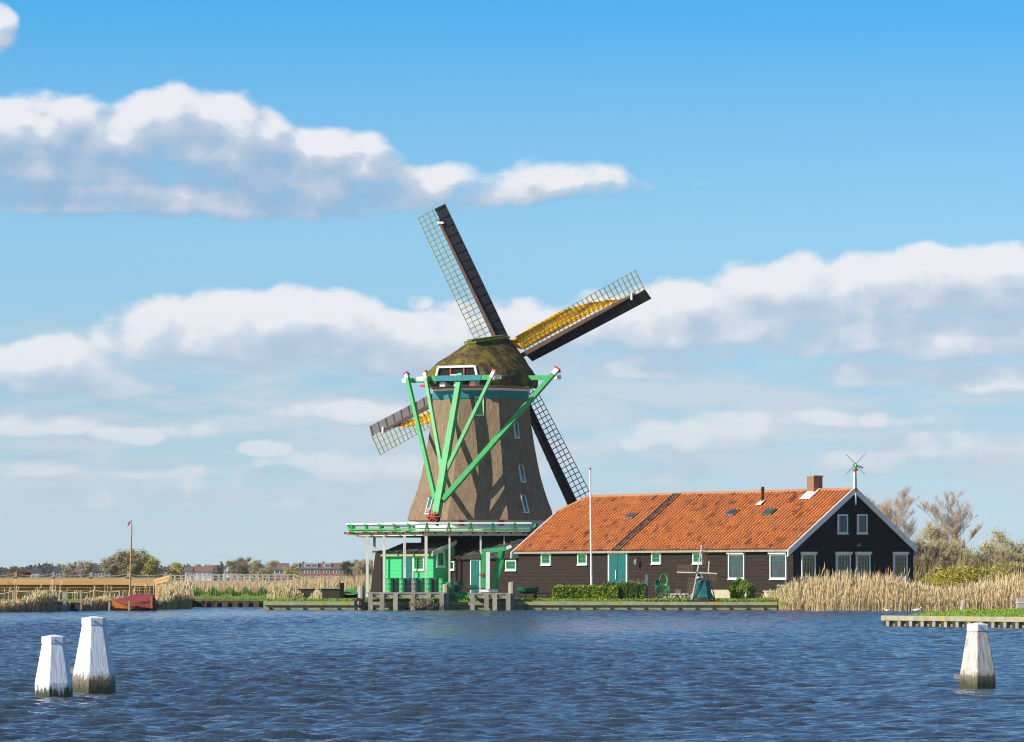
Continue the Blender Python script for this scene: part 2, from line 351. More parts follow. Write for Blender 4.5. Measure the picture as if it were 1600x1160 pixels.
#@@WATER@@
# ------------------------------------------------------------------ water
def water():
    rows = []
    y = 38.0
    while y < 300: rows.append(y); y += 0.07 + max(0, y - 60) * 0.0007
    rows = np.array([-600, -200, -40, 0, 20, 30, 35] + rows + [330, 400, 800, 3000, 7000.])
    t = np.linspace(-1, 1, 521)
    core = (np.abs(t)) * np.sign(t)
    outer = np.array([1.15, 1.5, 3, 12, 60])
    tt = np.concatenate([-outer[::-1], core, outer])
    Yw = np.clip(rows, 38, 300)[:, None]
    X = tt[None, :] * (0.135 * Yw + 1.5)
    big = np.abs(tt) > 10
    X[:, big] = np.sign(tt[big])[None, :] * np.where(np.abs(tt[big]) > 20, 3500, 600)[None, :]
    Y = np.broadcast_to(rows[:, None], X.shape).copy()
    Z = np.zeros_like(X)
    r = np.random.default_rng(3)
    wind = R(-84)      # waves travel roughly away and to the right
    for k in range(60):
        lam = 0.27 * (1.031 ** k)
        a = wind + r.normal(0, .42); kx, ky = math.cos(a) * 2 * math.pi / lam, math.sin(a) * 2 * math.pi / lam
        ph = r.uniform(0, 6.28); amp = 0.0069 * lam ** (.6 if lam < .8 else -.1)
        q = kx * X + ky * Y + ph
        Z += amp * (1.0 - 2.0 * np.abs(np.sin(q / 2)) ** 1.3) * .95
    gust = 0.75 + .35 * np.sin(X * .06 + Y * .021 + 1) + .2 * np.sin(X * .17 - Y * .05)
    fade = np.ones_like(X); fade[Y > 300] = 0; fade[Y < 38] = 0; fade *= np.where(np.abs(tt)[None, :] > 1.2, 0, 1)
    Z *= gust * fade
    n, m_ = X.shape
    idx = np.arange(n * m_).reshape(n, m_)
    fs = np.stack([idx[:-1, :-1], idx[:-1, 1:], idx[1:, 1:], idx[1:, :-1]], -1).reshape(-1, 4)
    vs = np.stack([X, Y, Z], -1).reshape(-1, 3)
    m = bpy.data.materials.new('river_water'); m.use_nodes = True; g = NG(m.node_tree); b = g.n['Principled BSDF']
    b.inputs['Base Color'].default_value = (.036, .052, .072, 1); b.inputs['Roughness'].default_value = .10; b.inputs['IOR'].default_value = 1.33
    b.inputs['Specular IOR Level'].default_value = .5
    tc = g.new('ShaderNodeTexCoord')
    mp = g.new('ShaderNodeMapping'); g.l.new(tc.outputs['Object'], mp.inputs[0]); mp.inputs['Scale'].default_value = (1, .6, 1); mp.inputs['Rotation'].default_value = (0, 0, .3)
    n1 = g.noise(mp.outputs[0], 4.2, 5, .62, .6)
    bn = g.new('ShaderNodeBump'); bn.inputs['Strength'].default_value = 1; bn.inputs['Distance'].default_value = .05
    g.l.new(n1, bn.inputs['Height']); g.l.new(bn.outputs[0], b.inputs['Normal'])
    o = fastmesh('water', vs, fs, m, smooth=True); tag(o, 'choppy dark blue river across the foreground', kind='structure')
water()

# ------------------------------------------------------------------ land
def ground_mat():
    m = bpy.data.materials.new('marsh_ground'); m.use_nodes = True; g = NG(m.node_tree); b = g.n['Principled BSDF']; b.inputs['Roughness'].default_value = .95
    b.inputs['Specular IOR Level'].default_value = .1
    tc = g.new('ShaderNodeTexCoord'); ob = tc.outputs['Object']
    grass = g.mix(g.mr(g.noise(ob, .9, 6, .65), .35, .65), (.13, .26, .02), (.22, .33, .035))
    dry = g.mix(g.mr(g.noise(ob, .5, 5, .6), .3, .7), (.33, .25, .12), (.22, .19, .08))
    s = g.new('ShaderNodeSeparateXYZ'); g.l.new(ob, s.inputs[0])
    far = g.m('MAXIMUM', g.mr(g.m('ADD', s.outputs[1], g.m('MULTIPLY', g.noise(ob, .05, 3), 60.0)), 360, 460), g.m('MAXIMUM', g.mr(s.outputs[0], 16.0, 17.2), g.mr(s.outputs[0], -18.3, -19.3, 0, .7)))
    mixn = g.mr(g.noise(ob, .16, 5, .6), .50, .60, 0, .8)
    c = g.mix(g.m('MAXIMUM', far, g.m('MULTIPLY', mixn, g.mr(s.outputs[0], -8, -12))), grass, dry)
    g.l.new(c, b.inputs['Base Color'])
    bn = g.new('ShaderNodeBump'); bn.inputs['Distance'].default_value = .1; g.l.new(g.noise(ob, 6, 4, .7), bn.inputs['Height']); g.l.new(bn.outputs[0], b.inputs['Normal'])
    return m
GROUND = ground_mat()
# shore line, left to right (x, y)
shore = [(-3500, 236), (-60, 236), XY(0, 239), XY(60, 242), XY(150, 250), XY(250, 258), XY(298, 268), XY(300, 280), XY(412, 281), XY(414, 256.5), XY(600, 256.5), XY(900, 256.5), XY(1215, 257), XY(1222, 254),
         XY(1300, 250), XY(1420, 247), XY(1600, 243), XY(1750, 240), (60, 238), (3500, 238)]
mb = MB()
ring = [(x, y, GZ) for x, y in shore] + [(3500, 7000, GZ), (-3500, 7000, GZ)]
mb.add(ring, [tuple(range(len(ring)))])
n = len(shore)
mb.add([(x, y, GZ) for x, y in shore] + [(x, y - .25, -.6) for x, y in shore], [(i, i + n, i + n + 1, i + 1) for i in range(n - 1)])
o = mb.build('ground', GROUND); tag(o, 'flat grassy marsh land beyond the river', kind='structure')

def tri_grid(poly): pass

#@@PLANTS@@
# ------------------------------------------------------------------ plants
def reed_mat(name, a, b_, c_):
    m = bpy.data.materials.new(name); m.use_nodes = True; g = NG(m.node_tree); b = g.n['Principled BSDF']; b.inputs['Roughness'].default_value = .9
    b.inputs['Specular IOR Level'].default_value = .12
    tc = g.new('ShaderNodeTexCoord'); mp = g.new('ShaderNodeMapping'); g.l.new(tc.outputs['Object'], mp.inputs[0]); mp.inputs['Scale'].default_value = (1, 1, .12)
    n = g.noise(mp.outputs[0], 9, 3, .7); n2 = g.noise(tc.outputs['Object'], .45, 4, .6)
    c = g.mix(g.mr(n, .3, .7), a, b_); c = g.mix(g.mr(n2, .5, .7, 0, .6), c, c_)
    g.l.new(c, b.inputs['Base Color']); MATS[name] = m; return m
REED = reed_mat('dry_reed', (.68, .53, .31), (.48, .34, .17), (.60, .47, .27))
REEDF = reed_mat('far_reed', (.58, .43, .24), (.46, .33, .17), (.52, .40, .22))
def reeds(pts, hs, m, name, wid=.03, lean=.16, plume=True, green=0.0, gm=None):
    n = len(pts); pts = np.asarray(pts); hs = np.asarray(hs)
    a = rng.uniform(0, 2 * math.pi, n); ca, sa = np.cos(a), np.sin(a)
    ln = np.abs(rng.normal(0, lean, n)); la = rng.normal(-.2, 1.0, n)       # wind leans them right
    lx, ly = ln * np.cos(la), ln * np.sin(la)
    ts = np.array([0, .35, .72, .80, .92, 1.0]) if plume else np.array([0, .5, 1.0])
    ws = np.array([1, .8, .55, 1.2, 1.5, .2]) if plume else np.array([1, .8, .1])
    V = []
    for t, w in zip(ts, ws):
        hx = pts[:, 0] + lx * hs * t * t; hy = pts[:, 1] + ly * hs * t * t; hz = pts[:, 2] + hs * t * (1 - .1 * ln * t)
        for sg in (-1, 1): V.append(np.stack([hx + sg * ca * wid * w / 2, hy + sg * sa * wid * w / 2, hz], -1))
    k = len(ts); V = np.stack(V, 1).reshape(-1, 3)
    base = (np.arange(n) * 2 * k)[:, None, None]
    fq = np.array([[2 * j, 2 * j + 1, 2 * j + 3, 2 * j + 2] for j in range(k - 1)])[None]
    fs = (base + fq).reshape(-1, 4)
    mats = None; mi = None
    if gm: mats = [m, gm]; mi = np.repeat((rng.random(n) < green).astype(int), k - 1)
    return fastmesh(name, V, fs, m, mats=mats, midx=mi)
GREENLEAF = mat('young_green_leaf', (.22, .33, .05), (.13, .21, .03), 2, .7)

def leafy(pts, size, ):
    """small randomly turned leaf quads at pts -> verts, faces"""
    n = len(pts); q = rng.normal(0, 1, (n, 3)); q /= np.linalg.norm(q, axis=1)[:, None]
    r = rng.normal(0, 1, (n, 3)); r -= (r * q).sum(1)[:, None] * q; r /= np.linalg.norm(r, axis=1)[:, None]
    s = (size * rng.uniform(.6, 1.4, n))[:, None]
    V = np.stack([pts - q * s, pts + r * s * .45, pts + q * s, pts - r * s * .45], 1).reshape(-1, 3)
    return V, np.arange(n * 4).reshape(n, 4)

def bare_tree(name, label, loc, H, spread=.35, upright=.6, levels=4, seed=0, r0=.12, rmin=.014, bark=None, leaf=None, nleaf=0, lsize=.09, group=None, trunks=1, nb=5, first=.25, cat='tree'):
    """recursive branching: trunk + limbs mesh, twig mesh as crown (plus buds / young leaves)"""
    rd = random.Random(seed); t = thing(name, label, cat, loc, 0, group)
    segs = []; tips = []
    def grow(p, d, L, r, lv):
        ns = 4 if lv < levels else 3; q = p; pts = [p]
        for i in range(ns):
            dd = Vector((rd.gauss(0, .13), rd.gauss(0, .13), rd.gauss(0, .06) + .10 * upright)); d = (d + dd).normalized()
            q2 = q + d * (L / ns); ra = r * (1 - .62 * i / ns); rb = r * (1 - .62 * (i + 1) / ns)
            segs.append((q, q2, max(ra, rmin), max(rb, rmin * .8), lv)); q = q2; pts.append(q)
        if lv >= levels: tips.extend(pts[1:]); return
        k = nb + (2 if lv >= 2 else 0) + rd.choice((-1, 0, 1))
        for i in range(k):
            f = (first if lv == 0 else .2) + (1 - (first if lv == 0 else .2)) * (i + rd.random() * .8) / k; f = min(f, .98)
            a = pts[min(int(f * ns), ns - 1)]; b = pts[min(int(f * ns) + 1, ns)]; s = a.lerp(b, f * ns - int(f * ns))
            az = rd.uniform(0, 6.283); out = Vector((math.cos(az), math.sin(az), 0))
            nd = (d * upright + out * spread * rd.uniform(.7, 1.5) + Vector((0, 0, .12))).normalized()
            grow(s, nd, L * rd.uniform(.55, .85) * (1 - .42 * f), r * (1 - .62 * f) * .55, lv + 1)
        if lv > 0: tips.append(q)
    for i in range(trunks):
        az = rd.uniform(0, 6.283); off = Vector((math.cos(az), math.sin(az), 0)) * (0 if trunks == 1 else .28 * H * rd.random())
        d0 = Vector((rd.gauss(0, .05), rd.gauss(0, .05), 1)) + (off * (spread * 2.2 / H) if trunks > 1 else Vector((0, 0, 0)))
        grow(off, d0.normalized(), H * rd.uniform(.62, .8) * (1 if trunks == 1 else rd.uniform(.7, 1)), r0, 0)
    zmax = max(s[1].z for s in segs); k = H / zmax
    def tubes(sel):
        p = np.array([[*s[0]] for s in sel]) * k; q = np.array([[*s[1]] for s in sel]) * k
        ra = np.array([s[2] for s in sel]); rb = np.array([s[3] for s in sel]); d = q - p; d /= np.linalg.norm(d, axis=1)[:, None] + 1e-9
        x = np.cross(d, [.31, .17, .93]); x /= np.linalg.norm(x, axis=1)[:, None] + 1e-9; y = np.cross(x, d)
        V = []
        for c, r in ((p, ra), (q, rb)):
            for i in range(4):
                a = math.pi / 2 * i; V.append(c + (x * math.cos(a) + y * math.sin(a)) * r[:, None])
        V = np.stack(V, 1).reshape(-1, 3); b0 = (np.arange(len(sel)) * 8)[:, None, None]
        fq = np.array([[i, i + 4, (i + 1) % 4 + 4, (i + 1) % 4] for i in range(4)])[None]
        return V, (b0 + fq).reshape(-1, 4)
    bark = bark or BARK
    V, f = tubes([s for s in segs if s[4] <= 1]); fastmesh('trunk', V, f, bark, t)
    V, f = tubes([s for s in segs if s[4] > 1])
    if leaf and nleaf:
        tp = np.array([[*p] for p in tips]) * k
        pts = tp[rng.integers(0, len(tp), nleaf)] + rng.normal(0, .035 * H, (nleaf, 3)) * [1.5, 1.5, 1.2]
        V2, f2 = leafy(pts, lsize); mi = np.concatenate([np.zeros(len(f)), np.ones(len(f2))])
        fastmesh('crown', np.concatenate([V, V2]), np.concatenate([f, f2 + len(V)]), bark, t, mats=[bark, leaf], midx=mi)
    else: fastmesh('crown', V, f, bark, t)
    return t
BARK = mat('bare_bark', (.30, .23, .16), (.20, .15, .11), 2, .9)
BARKR = mat('reddish_twigs', (.62, .48, .36), (.48, .36, .27), 2, .9)
BARKP = mat('pale_bark', (.64, .54, .34), (.48, .40, .25), 2, .9)
BUD = mat('yellow_green_bud', (.58, .48, .12), (.42, .38, .09), 1, .8)
BUDO = mat('olive_bud', (.36, .30, .14), (.25, .21, .10), 1, .8)
BUDY = mat('golden_shoot', (.50, .38, .05), (.32, .32, .05), 1, .8)
LEAFG = mat('hedge_leaf', (.22, .31, .02), (.12, .19, .015), 1.5, .6, extra=((.42, .42, .02), 1.1, .52, .66))
LEAFD = mat('dark_leaf', (.035, .06, .02), (.022, .04, .016), 1.5, .7)

def bush(name, label, loc, rx, ry, h, n, m, size=.06, seed=0, cat='shrub', box=False, group=None, stems=26):
    t = thing(name, label, cat, loc, 0, group); r = np.random.default_rng(seed)
    if box:
        p = r.uniform(-1, 1, (n, 3)); e = np.max(np.abs(p), 1); p /= (e ** .55)[:, None]
        p[:, 2] = (p[:, 2] + 1) / 2; w = 1 + .04 * np.sin(p[:, 0] * 7) + .03 * np.sin(p[:, 0] * 23 + 1) + .04 * np.sin(p[:, 1] * 5 + p[:, 0] * 12)
        pts = p * [rx, ry, h]; pts[:, 2] *= w; pts[:, 1] *= w
        pts += r.normal(0, .035, pts.shape)
    else:
        p = r.normal(0, 1, (n, 3)); p /= np.linalg.norm(p, axis=1)[:, None]; p *= (r.random(n) ** .3)[:, None]
        w = 1 + .22 * np.sin(p[:, 0] * 5 + seed) * np.cos(p[:, 1] * 4) + .12 * np.sin(p[:, 2] * 9 + p[:, 0] * 7)
        pts = p * w[:, None] * [rx, ry, h * .55]; pts[:, 2] += h * .5; pts[:, 2] = np.abs(pts[:, 2])
    V, f = leafy(pts, size); fastmesh('foliage', V, f, m, t)
    sm = MB()
    for i in range(stems):
        a = r.uniform(0, 6.28); q = r.random() ** .5
        bx = (r.uniform(-.9, .9) * rx) if box else 0
        sm.tube((bx + math.cos(a) * .08, math.sin(a) * .08, 0), (bx + math.cos(a) * q * (ry if box else rx) * .7, math.sin(a) * q * ry * .7, h * .8), .014, .006, 4)
    sm.build('stems', BARK, t)
    return t

#@@WINDMILL@@
# ------------------------------------------------------------------ windmill
MC = (-2.27, 307.0)
AX = Vector((.43, .903)).normalized()            # heading of the cap: the sails point away and to the right
mill = thing('windmill', 'tall octagonal thatched windmill with green tail beams behind the tiled barn', 'windmill', (MC[0], MC[1], GZ))
def ML(x, y, z): return Vector((x - MC[0], y - MC[1], z - GZ))        # world -> mill local
def cap(v, u, z): return Vector((v * AX.y + u * AX.x, -v * AX.x + u * AX.y, z - GZ))   # v right, u forward (world z)
def vat(px, u):
    k = (px - 800) / F; X0 = MC[0] + u * AX.x; Y0 = MC[1] + u * AX.y
    return (k * Y0 - X0) / (AX.y + k * AX.x)
def capP(px, py, u):
    v = vat(px, u); Y = MC[1] - v * AX.x + u * AX.y; return cap(v, u, ZP(py, Y))
YM = MC[1]
def mz(py, dy=0): return ZP(py, YM + dy)
A0 = R(20.3 - 90)     # azimuth of one octagon corner
def octring(r, z, n=8): return [(r * math.cos(A0 + math.pi / 4 * i), r * math.sin(A0 + math.pi / 4 * i), z - GZ) for i in range(n)]
def octo(prof):
    mb = MB(); rings = [octring(r, z) for r, z in prof]
    for a in rings: mb.v.extend(a)
    for j in range(len(rings) - 1):
        for i in range(8): mb.f.append((j * 8 + i, j * 8 + (i + 1) % 8, (j + 1) * 8 + (i + 1) % 8, (j + 1) * 8 + i))
    mb.f += [tuple(range(7, -1, -1)), tuple((len(rings) - 1) * 8 + i for i in range(8))]
    return mb
kpx = YM / F / .93
prof = [(113.5, 814), (113, 811), (109.5, 797), (104, 783), (98, 765), (92.5, 746), (87, 720), (82, 692), (77.5, 662), (74, 626)]
octo([(w * kpx, mz(y)) for w, y in prof]).build('thatched_body', THATCH, mill)
octo([(73.5 * kpx, mz(626)), (75 * kpx, mz(626) + .02), (74.2 * kpx, mz(614)), (72 * kpx, mz(614))]).build('teal_band', TEAL, mill)
octo([(73 * kpx, mz(614) + .003), (75.5 * kpx, mz(613)), (76 * kpx, mz(606)), (73 * kpx, mz(604))]).build('white_band', WHITE, mill)
octo([(75.7 * kpx, mz(609.6)), (76.6 * kpx, mz(609.4)), (76.6 * kpx, mz(607.8)), (75.7 * kpx, mz(607.6))]).build('red_line', RED, mill)
octo([(101 * kpx, mz(836)), (101 * kpx, mz(813.5))]).build('white_base_wall', WHITE, mill)
octo([(4.7, GZ - .05), (4.7, mz(836) - .02)]).build('lower_wall', TARD, mill)
# red shutters and panels on the white base
def facet_pt(i, f, r, z, off=0.0):
    """point on facet between corner i and i+1 (fraction f), corner radius r"""
    a, b = Vector(octring(r, z)[i % 8]), Vector(octring(r, z)[(i + 1) % 8]); p = a.lerp(b, f)
    nrm = Vector((a.x + b.x, a.y + b.y, 0)).normalized(); return p + nrm * off, (b - a).normalized(), nrm
# facet -1 (7) faces the camera, facet 6 faces left, facet 0 faces right
for (fi, f) in ((7, .19), (7, .93)):
    p, t_, nn = facet_pt(fi, f, 101 * kpx, mz(819), .04); mb = MB(); mb.beam(p - t_ * .2, p + t_ * .2, .12, .34, (0, 0, 1)); mb.build('red_shutter', RED, mill)
def rad_at(z):
    ys = [mz(y) for _, y in prof]; rs = [w * kpx for w, _ in prof]; return float(np.interp(z, ys, rs))
def body_window(fi, px, y0, y1, w, green=True, lean=0):
    """upright casement box set into the thatch"""
    zt, zb = mz(y0, -3.5), mz(y1, -3.5)
    best = None
    for f in np.linspace(0, 1, 81):
        p, t_, nn = facet_pt(fi, f, rad_at((zt + zb) / 2), (zt + zb) / 2)
        q = 800 + F * (p.x + MC[0]) / (p.y + MC[1])
        if best is None or abs(q - px) < best[0]: best = (abs(q - px), f)
    f = best[1]
    pb, t_, nn = facet_pt(fi, f, rad_at(zb), zb); pt, _, _ = facet_pt(fi, f, rad_at(zt), zt)
    up = (pt - pb).normalized(); fw = .07
    mb = MB(); h = (pt - pb).length
    for s in (-1, 1): mb.beam(pb + t_ * s * w / 2 + nn * .02, pt + t_ * s * w / 2 + nn * .02, .06, .18, nn)
    mb.beam(pb - t_ * (w / 2 + .05) + nn * .02, pb + t_ * (w / 2 + .05) + nn * .02, .18, .09); mb.beam(pt - t_ * (w / 2 + .05) + nn * .02, pt + t_ * (w / 2 + .05) + nn * .02, .18, .09)
    win = mb.build('window', WHITE, mill)
    mb = MB(); mb.beam(pb + up * .04 + nn * .03, pt - up * .04 + nn * .03, w - .08, .05, nn); mb.build('shutter', GREEN if green else DTEAL, win)
    if not green:
        mb = MB(); mb.beam(pb + up * .1 + nn * .07, pb + up * (.1 + h * .28) + nn * .07, w - .1, .04, nn); mb.build('pane', METAL, win)
        mb = MB(); mb.prism([pt - t_ * (w / 2 + .12) - nn * .05, pt + t_ * (w / 2 + .12) - nn * .05, pt + t_ * (w / 2 + .12) + nn * .22, pt - t_ * (w / 2 + .12) + nn * .22], (0, 0, .1)); mb.build('thatch_lip', THATCH, win)
body_window(7, 749, 621, 649, .55)
body_window(0, 806, 659, 684, .34, False)
body_window(0, 814.5, 727, 753, .36, False)
body_window(0, 819, 774, 801, .38, False)
body_window(6, 672, 776, 803, .40, False)

# --- stage
SR = 10.25
zd = mz(829, -9.4)
sring = octring(SR, zd)
mb = MB(); inner = octring(4.5, zd)
for (ra, rb, z0, z1) in ((SR, 4.5, zd - .10, zd),):
    a, b, c, d = octring(ra, z0), octring(rb, z0), octring(ra, z1), octring(rb, z1)
    o_ = len(mb.v); mb.v.extend(a + b + c + d)
    for i in range(8):
        j = (i + 1) % 8; mb.f += [(o_ + i, o_ + j, o_ + 8 + j, o_ + 8 + i), (o_ + 16 + i, o_ + 24 + i, o_ + 24 + j, o_ + 16 + j), (o_ + i, o_ + 16 + i, o_ + 16 + j, o_ + j)]
deck = mb.build('stage_deck', OLDW, mill)
mb = MB()
for i in range(8):
    for rr, w in ((9.75, .16), (6.9, .16)):
        a = Vector(octring(rr, zd - .10 - .14)[i]); b = Vector(octring(rr, zd - .10 - .14)[(i + 1) % 8]); mb.beam(a, b, .2, .26)
mb.build('ring_beam', WHITEW, mill)
mb = MB()
for i in range(8):
    for f in np.arange(0.0, 1.0, .12):
        a, _, _ = facet_pt(i, f, 9.9, zd - .18); b, _, _ = facet_pt(i, f, 5.0, zd - .18)
        mb.beam(a, b, .1, .14)
mb.build('floor_joists', DARKW, mill)
# railing: white top rail, green board below; outward leaning A brackets
for i in range(8):
    mb = MB(); a = Vector(octring(SR + .22, zd + .52)[i]); b = Vector(octring(SR + .22, zd + .52)[(i + 1) % 8]); mb.beam(a, b, .10, .11); mb.build('top_rail', WHITE, mill)
    mb = MB(); a = Vector(octring(SR + .05, zd + .13)[i]); b = Vector(octring(SR + .05, zd + .13)[(i + 1) % 8]); mb.beam(a, b, .06, .13); mb.build('green_rail', LGREEN, mill)
L8 = 2 * SR * math.sin(math.pi / 8)
for i in range(8):
    for k in range(5):
        f = (k + .3) / 5
        p, t_, nn = facet_pt(i, f, SR, zd - .12)
        mb = MB(); mb.beam(p - nn * .1 - t_ * .14, p + nn * .24 + Vector((0, 0, .66)), .11, .11, nn); mb.beam(p - nn * .1 + t_ * .14, p + nn * .24 + Vector((0, 0, .66)), .11, .11, nn)
        mb.beam(p - nn * .5, p + nn * .34, .13, .13)
        br = mb.build('rail_bracket', GREEN, mill)
        mb = MB(); mb.beam(p + nn * .34, p + nn * .46, .16, .16); mb.build('red_tip', RED, br)
# posts under the stage
post_px = [574, 585, 600, 632, 667.5, 701, 751, 786.5]
for px in post_px:
    best = None
    for i in (5, 6, 7, 0):
        for f in np.linspace(0, 1, 41):
            p, _, _ = facet_pt(i, f, 9.75, zd)
            q = 800 + F * (p.x + MC[0]) / (p.y + MC[1]); e = abs(q - px) + (0 if i != 5 else 0)
            if px < 580 and i != 6 and i != 5: continue
            if best is None or e < best[0] - .01: best = (e, p)
    p = best[1]
    if px == 585: p = ML(XY(585, 309.5)[0], 309.5, 0)
    w = .20 if px < 700 else .13 if px < 760 else .06
    mb = MB(); mb.beam((p.x, p.y, 0), (p.x, p.y, zd - GZ - .36), w, w); mb.build('stage_post', WHITEW, mill)

# --- cap
def capshape():
    # stations along u: (u, half width at skirt, skirt z, knee half width, knee z, shoulder hw, shoulder z, ridge z)
    zs = mz(603)
    st = [(-3.98, 2.35, zs + .25, 1.85, 17.40, 1.50, 17.50, 17.55),
          (-3.3, 3.0, zs + .05, 2.3, 17.45, 1.05, 18.05, 18.15),
          (-2.4, 3.5, zs, 2.75, 17.5, .60, 18.72, 18.85),
          (-1.75, 3.7, zs, 2.9, 17.5, .42, 19.12, 19.25),
          (-.5, 3.9, zs, 3.05, 17.55, .42, 19.30, 19.42),
          (1.0, 3.8, zs, 2.95, 17.6, .42, 19.50, 19.62),
          (2.4, 3.5, zs, 2.65, 17.65, .40, 19.68, 19.80),
          (3.5, 2.9, zs + .05, 2.2, 17.7, .38, 19.78, 19.90),
          (4.1, 2.4, zs + .3, 1.9, 17.7, .36, 19.75, 19.85)]
    mb = MB(); N = 0
    def sec(u, a, za, b, zb, c, zc, zr):
        # smooth-ish half section from skirt to ridge
        h = [(a - .12, za - .16), (a, za), (a * .93 + b * .07 + .05, za + (zb - za) * .35), (a * .35 + b * .65 + .1, za + (zb - za) * .75), (b * .78 + c * .22 + .06, zb + (zc - zb) * .26), (b * .42 + c * .58 + .07, zb + (zc - zb) * .60), (c, zc), (c * .5, zc + (zr - zc) * .75)]
        return [cap(-v, u, z) for v, z in h] + [cap(0, u, zr)] + [cap(v, u, z) for v, z in reversed(h)]
    secs = [sec(*s) for s in st]; N = len(secs[0])
    for s in secs: mb.v.extend(s)
    for j in range(len(secs) - 1):
        for i in range(N - 1): mb.f.append((j * N + i, j * N + i + 1, (j + 1) * N + i + 1, (j + 1) * N + i))
        mb.f.append((j * N + N - 1, j * N, (j + 1) * N, (j + 1) * N + N - 1))
    e = (len(secs) - 1) * N; mb.f.append(tuple(e + i for i in range(N))); 
    # rear: leave the lower part open (the gable opening is set in), close the thatch arch above
    mb.f.append(tuple(range(N - 1, -1, -1)))
    return mb
cp = capshape().build('cap', MOSS, mill, smooth=50)
md = cp.modifiers.new('sub', 'SUBSURF'); md.levels = 1; md.render_levels = 1; md.subdivision_type = 'SIMPLE'
tx = bpy.data.textures.new('thatch_lumps', 'CLOUDS'); tx.noise_scale = .5
md = cp.modifiers.new('sub2', 'SUBSURF'); md.levels = 2; md.render_levels = 2; md.subdivision_type = 'SIMPLE'
md = cp.modifiers.new('lump', 'DISPLACE'); md.texture = tx; md.strength = .10; md.mid_level = .5
mb = MB(); mb.prism([cap(-.50, -1.9, 19.14), cap(.50, -1.9, 19.14), cap(.50, 3.9, 19.80), cap(-.50, 3.9, 19.80)], (0, 0, .16))
mb.prism([cap(-.2, -1.95, 19.29), cap(.2, -1.95, 19.29), cap(.2, 3.95, 19.95), cap(-.2, 3.95, 19.95)], (0, 0, .14)); mb.build('ridge_cap', RIDGE, cp)
# rear gable with its opening
zt, zb = ZP(571.5, 301.8), ZP(597, 301.8); uR = -4.02
def rp(v, z, u=uR): return cap(v, u, z)
mb = MB(); mb.prism([rp(-1.75, zb), rp(1.75, zb), rp(1.45, zt), rp(-1.45, zt)], cap(0, .05, GZ)); mb.build('rear_opening', BLACK, mill)
mb = MB()
for a, b in (((-1.78, zb), (-1.48, zt)), ((1.78, zb), (1.48, zt)), ((-1.55, zt), (1.55, zt))):
    mb.beam(rp(a[0], a[1], uR - .08), rp(b[0], b[1], uR - .08), .16, .16, cap(0, 1, GZ))
mb.build('opening_frame', WHITE, mill)
mb = MB()
for v in (-.5, .58): mb.beam(rp(v, zb, uR - .05), rp(v, zt - .05, uR - .05), .11, .10, cap(0, 1, GZ))
mb.build('red_post', RED, mill)
mb = MB(); mb.beam(rp(-.5, zt - .62, uR - .07), rp(.58, zt - .62, uR - .07), .1, .12); mb.beam(rp(-.1, zt - .95, uR - .07), rp(.3, zt - .8, uR - .07), .12, .12); mb.build('window_rail', WHITE, mill)
# cap circle: timber ring ends under the skirt
mb = MB()
for v in (-2.6, -1.05, .1, 1.4): mb.beam(cap(v, -4.35, mz(600, -4)), cap(v, -3.0, mz(600, -4)), .42, .34)
blk = mb.build('beam_end', WHITE, mill)
mb = MB()
for v in (-2.6, 1.4): mb.beam(cap(v, -4.40, mz(601.5, -4)), cap(v, -4.3, mz(601.5, -4)), .44, .18)
mb.build('red_mark', RED, blk)
octo([(73 * kpx, mz(604) + .002), (80 * kpx, mz(603)), (80 * kpx, mz(600)), (73 * kpx, mz(599))]).build('curb_ring', DARKW, mill)

# --- tail: cross beams, braces, tail pole
def cross_beam(name, u, px0, px1, py0, py1, tealpart=None):
    a, b = capP(px0, py0, u), capP(px1, py1, u); zz_ = (a.z + b.z) / 2; a.z = b.z = zz_
    d = (b - a).normalized(); mb = MB(); mb.beam(a + d * .75, b - d * .75, .30, .34); o = mb.build(name, GREEN, mill)
    mb = MB(); mb.beam(a, a + d * .75, .24, .28, w2=.31, h2=.35); mb.build('white_end', WHITE, o); mb = MB(); mb.beam(b, b - d * .75, .24, .28, w2=.31, h2=.35); mb.build('white_end', WHITE, o)
    if tealpart:
        q0, q1 = capP(tealpart[0], py0, u - .02), capP(tealpart[1], py0, u - .02); q0.z = q1.z = zz_
        mb = MB(); mb.beam(q0, q1, .36, .40); mb.build('teal_middle', TEAL, o)
    return a, b, zz_
cross_beam('long_cross_beam', .1, 629, 876, 592.5, 592.5)
cross_beam('short_cross_beam', -4.5, 652, 783, 591, 591, (681, 753))
zt0 = ZP(592, 302.5)
TT = cap(vat(718, -4.3), -4.3, zt0 - .1); TBu = -8.3; TB = capP(681.5, 806, TBu)
mb = MB(); mb.beam(TT + (TT - TB).normalized() * .5, TB, .36, .40, (AX.x, AX.y, 0), w2=.52, h2=.55); tail = mb.build('tail_pole', LGREEN, mill)
def on_tail(py):
    best = None
    for f in np.linspace(0, 1, 201):
        p = TT.lerp(TB, f); q = HZ - F * (p.z + GZ - CAMZ) / (p.y + MC[1])
        if best is None or abs(q - py) < best[0]: best = (abs(q - py), p)
    return best[1]
def brace(px, py, u, tail_py, w, dv):
    a = capP(px, py, u); b = on_tail(tail_py) + cap(dv, 0, GZ); d = (b - a).normalized(); Lb = (b - a).length
    mb = MB(); mb.beam(a + d * .62, b, w * .9, w, (AX.x, AX.y, 0), w2=w * 1.1); o = mb.build('brace', LGREEN, mill)
    mb = MB(); mb.beam(a + d * .12, a + d * .62, w * 1.0, w * 1.05, (AX.x, AX.y, 0)); mb.build('white_end', WHITE, o)
    mb = MB(); mb.beam(a, a + d * .12, w * 1.35, w * 1.4, (AX.x, AX.y, 0)); mb.build('red_cap', RED, o)
brace(635, 584, -.22, 780, .27, -.3)
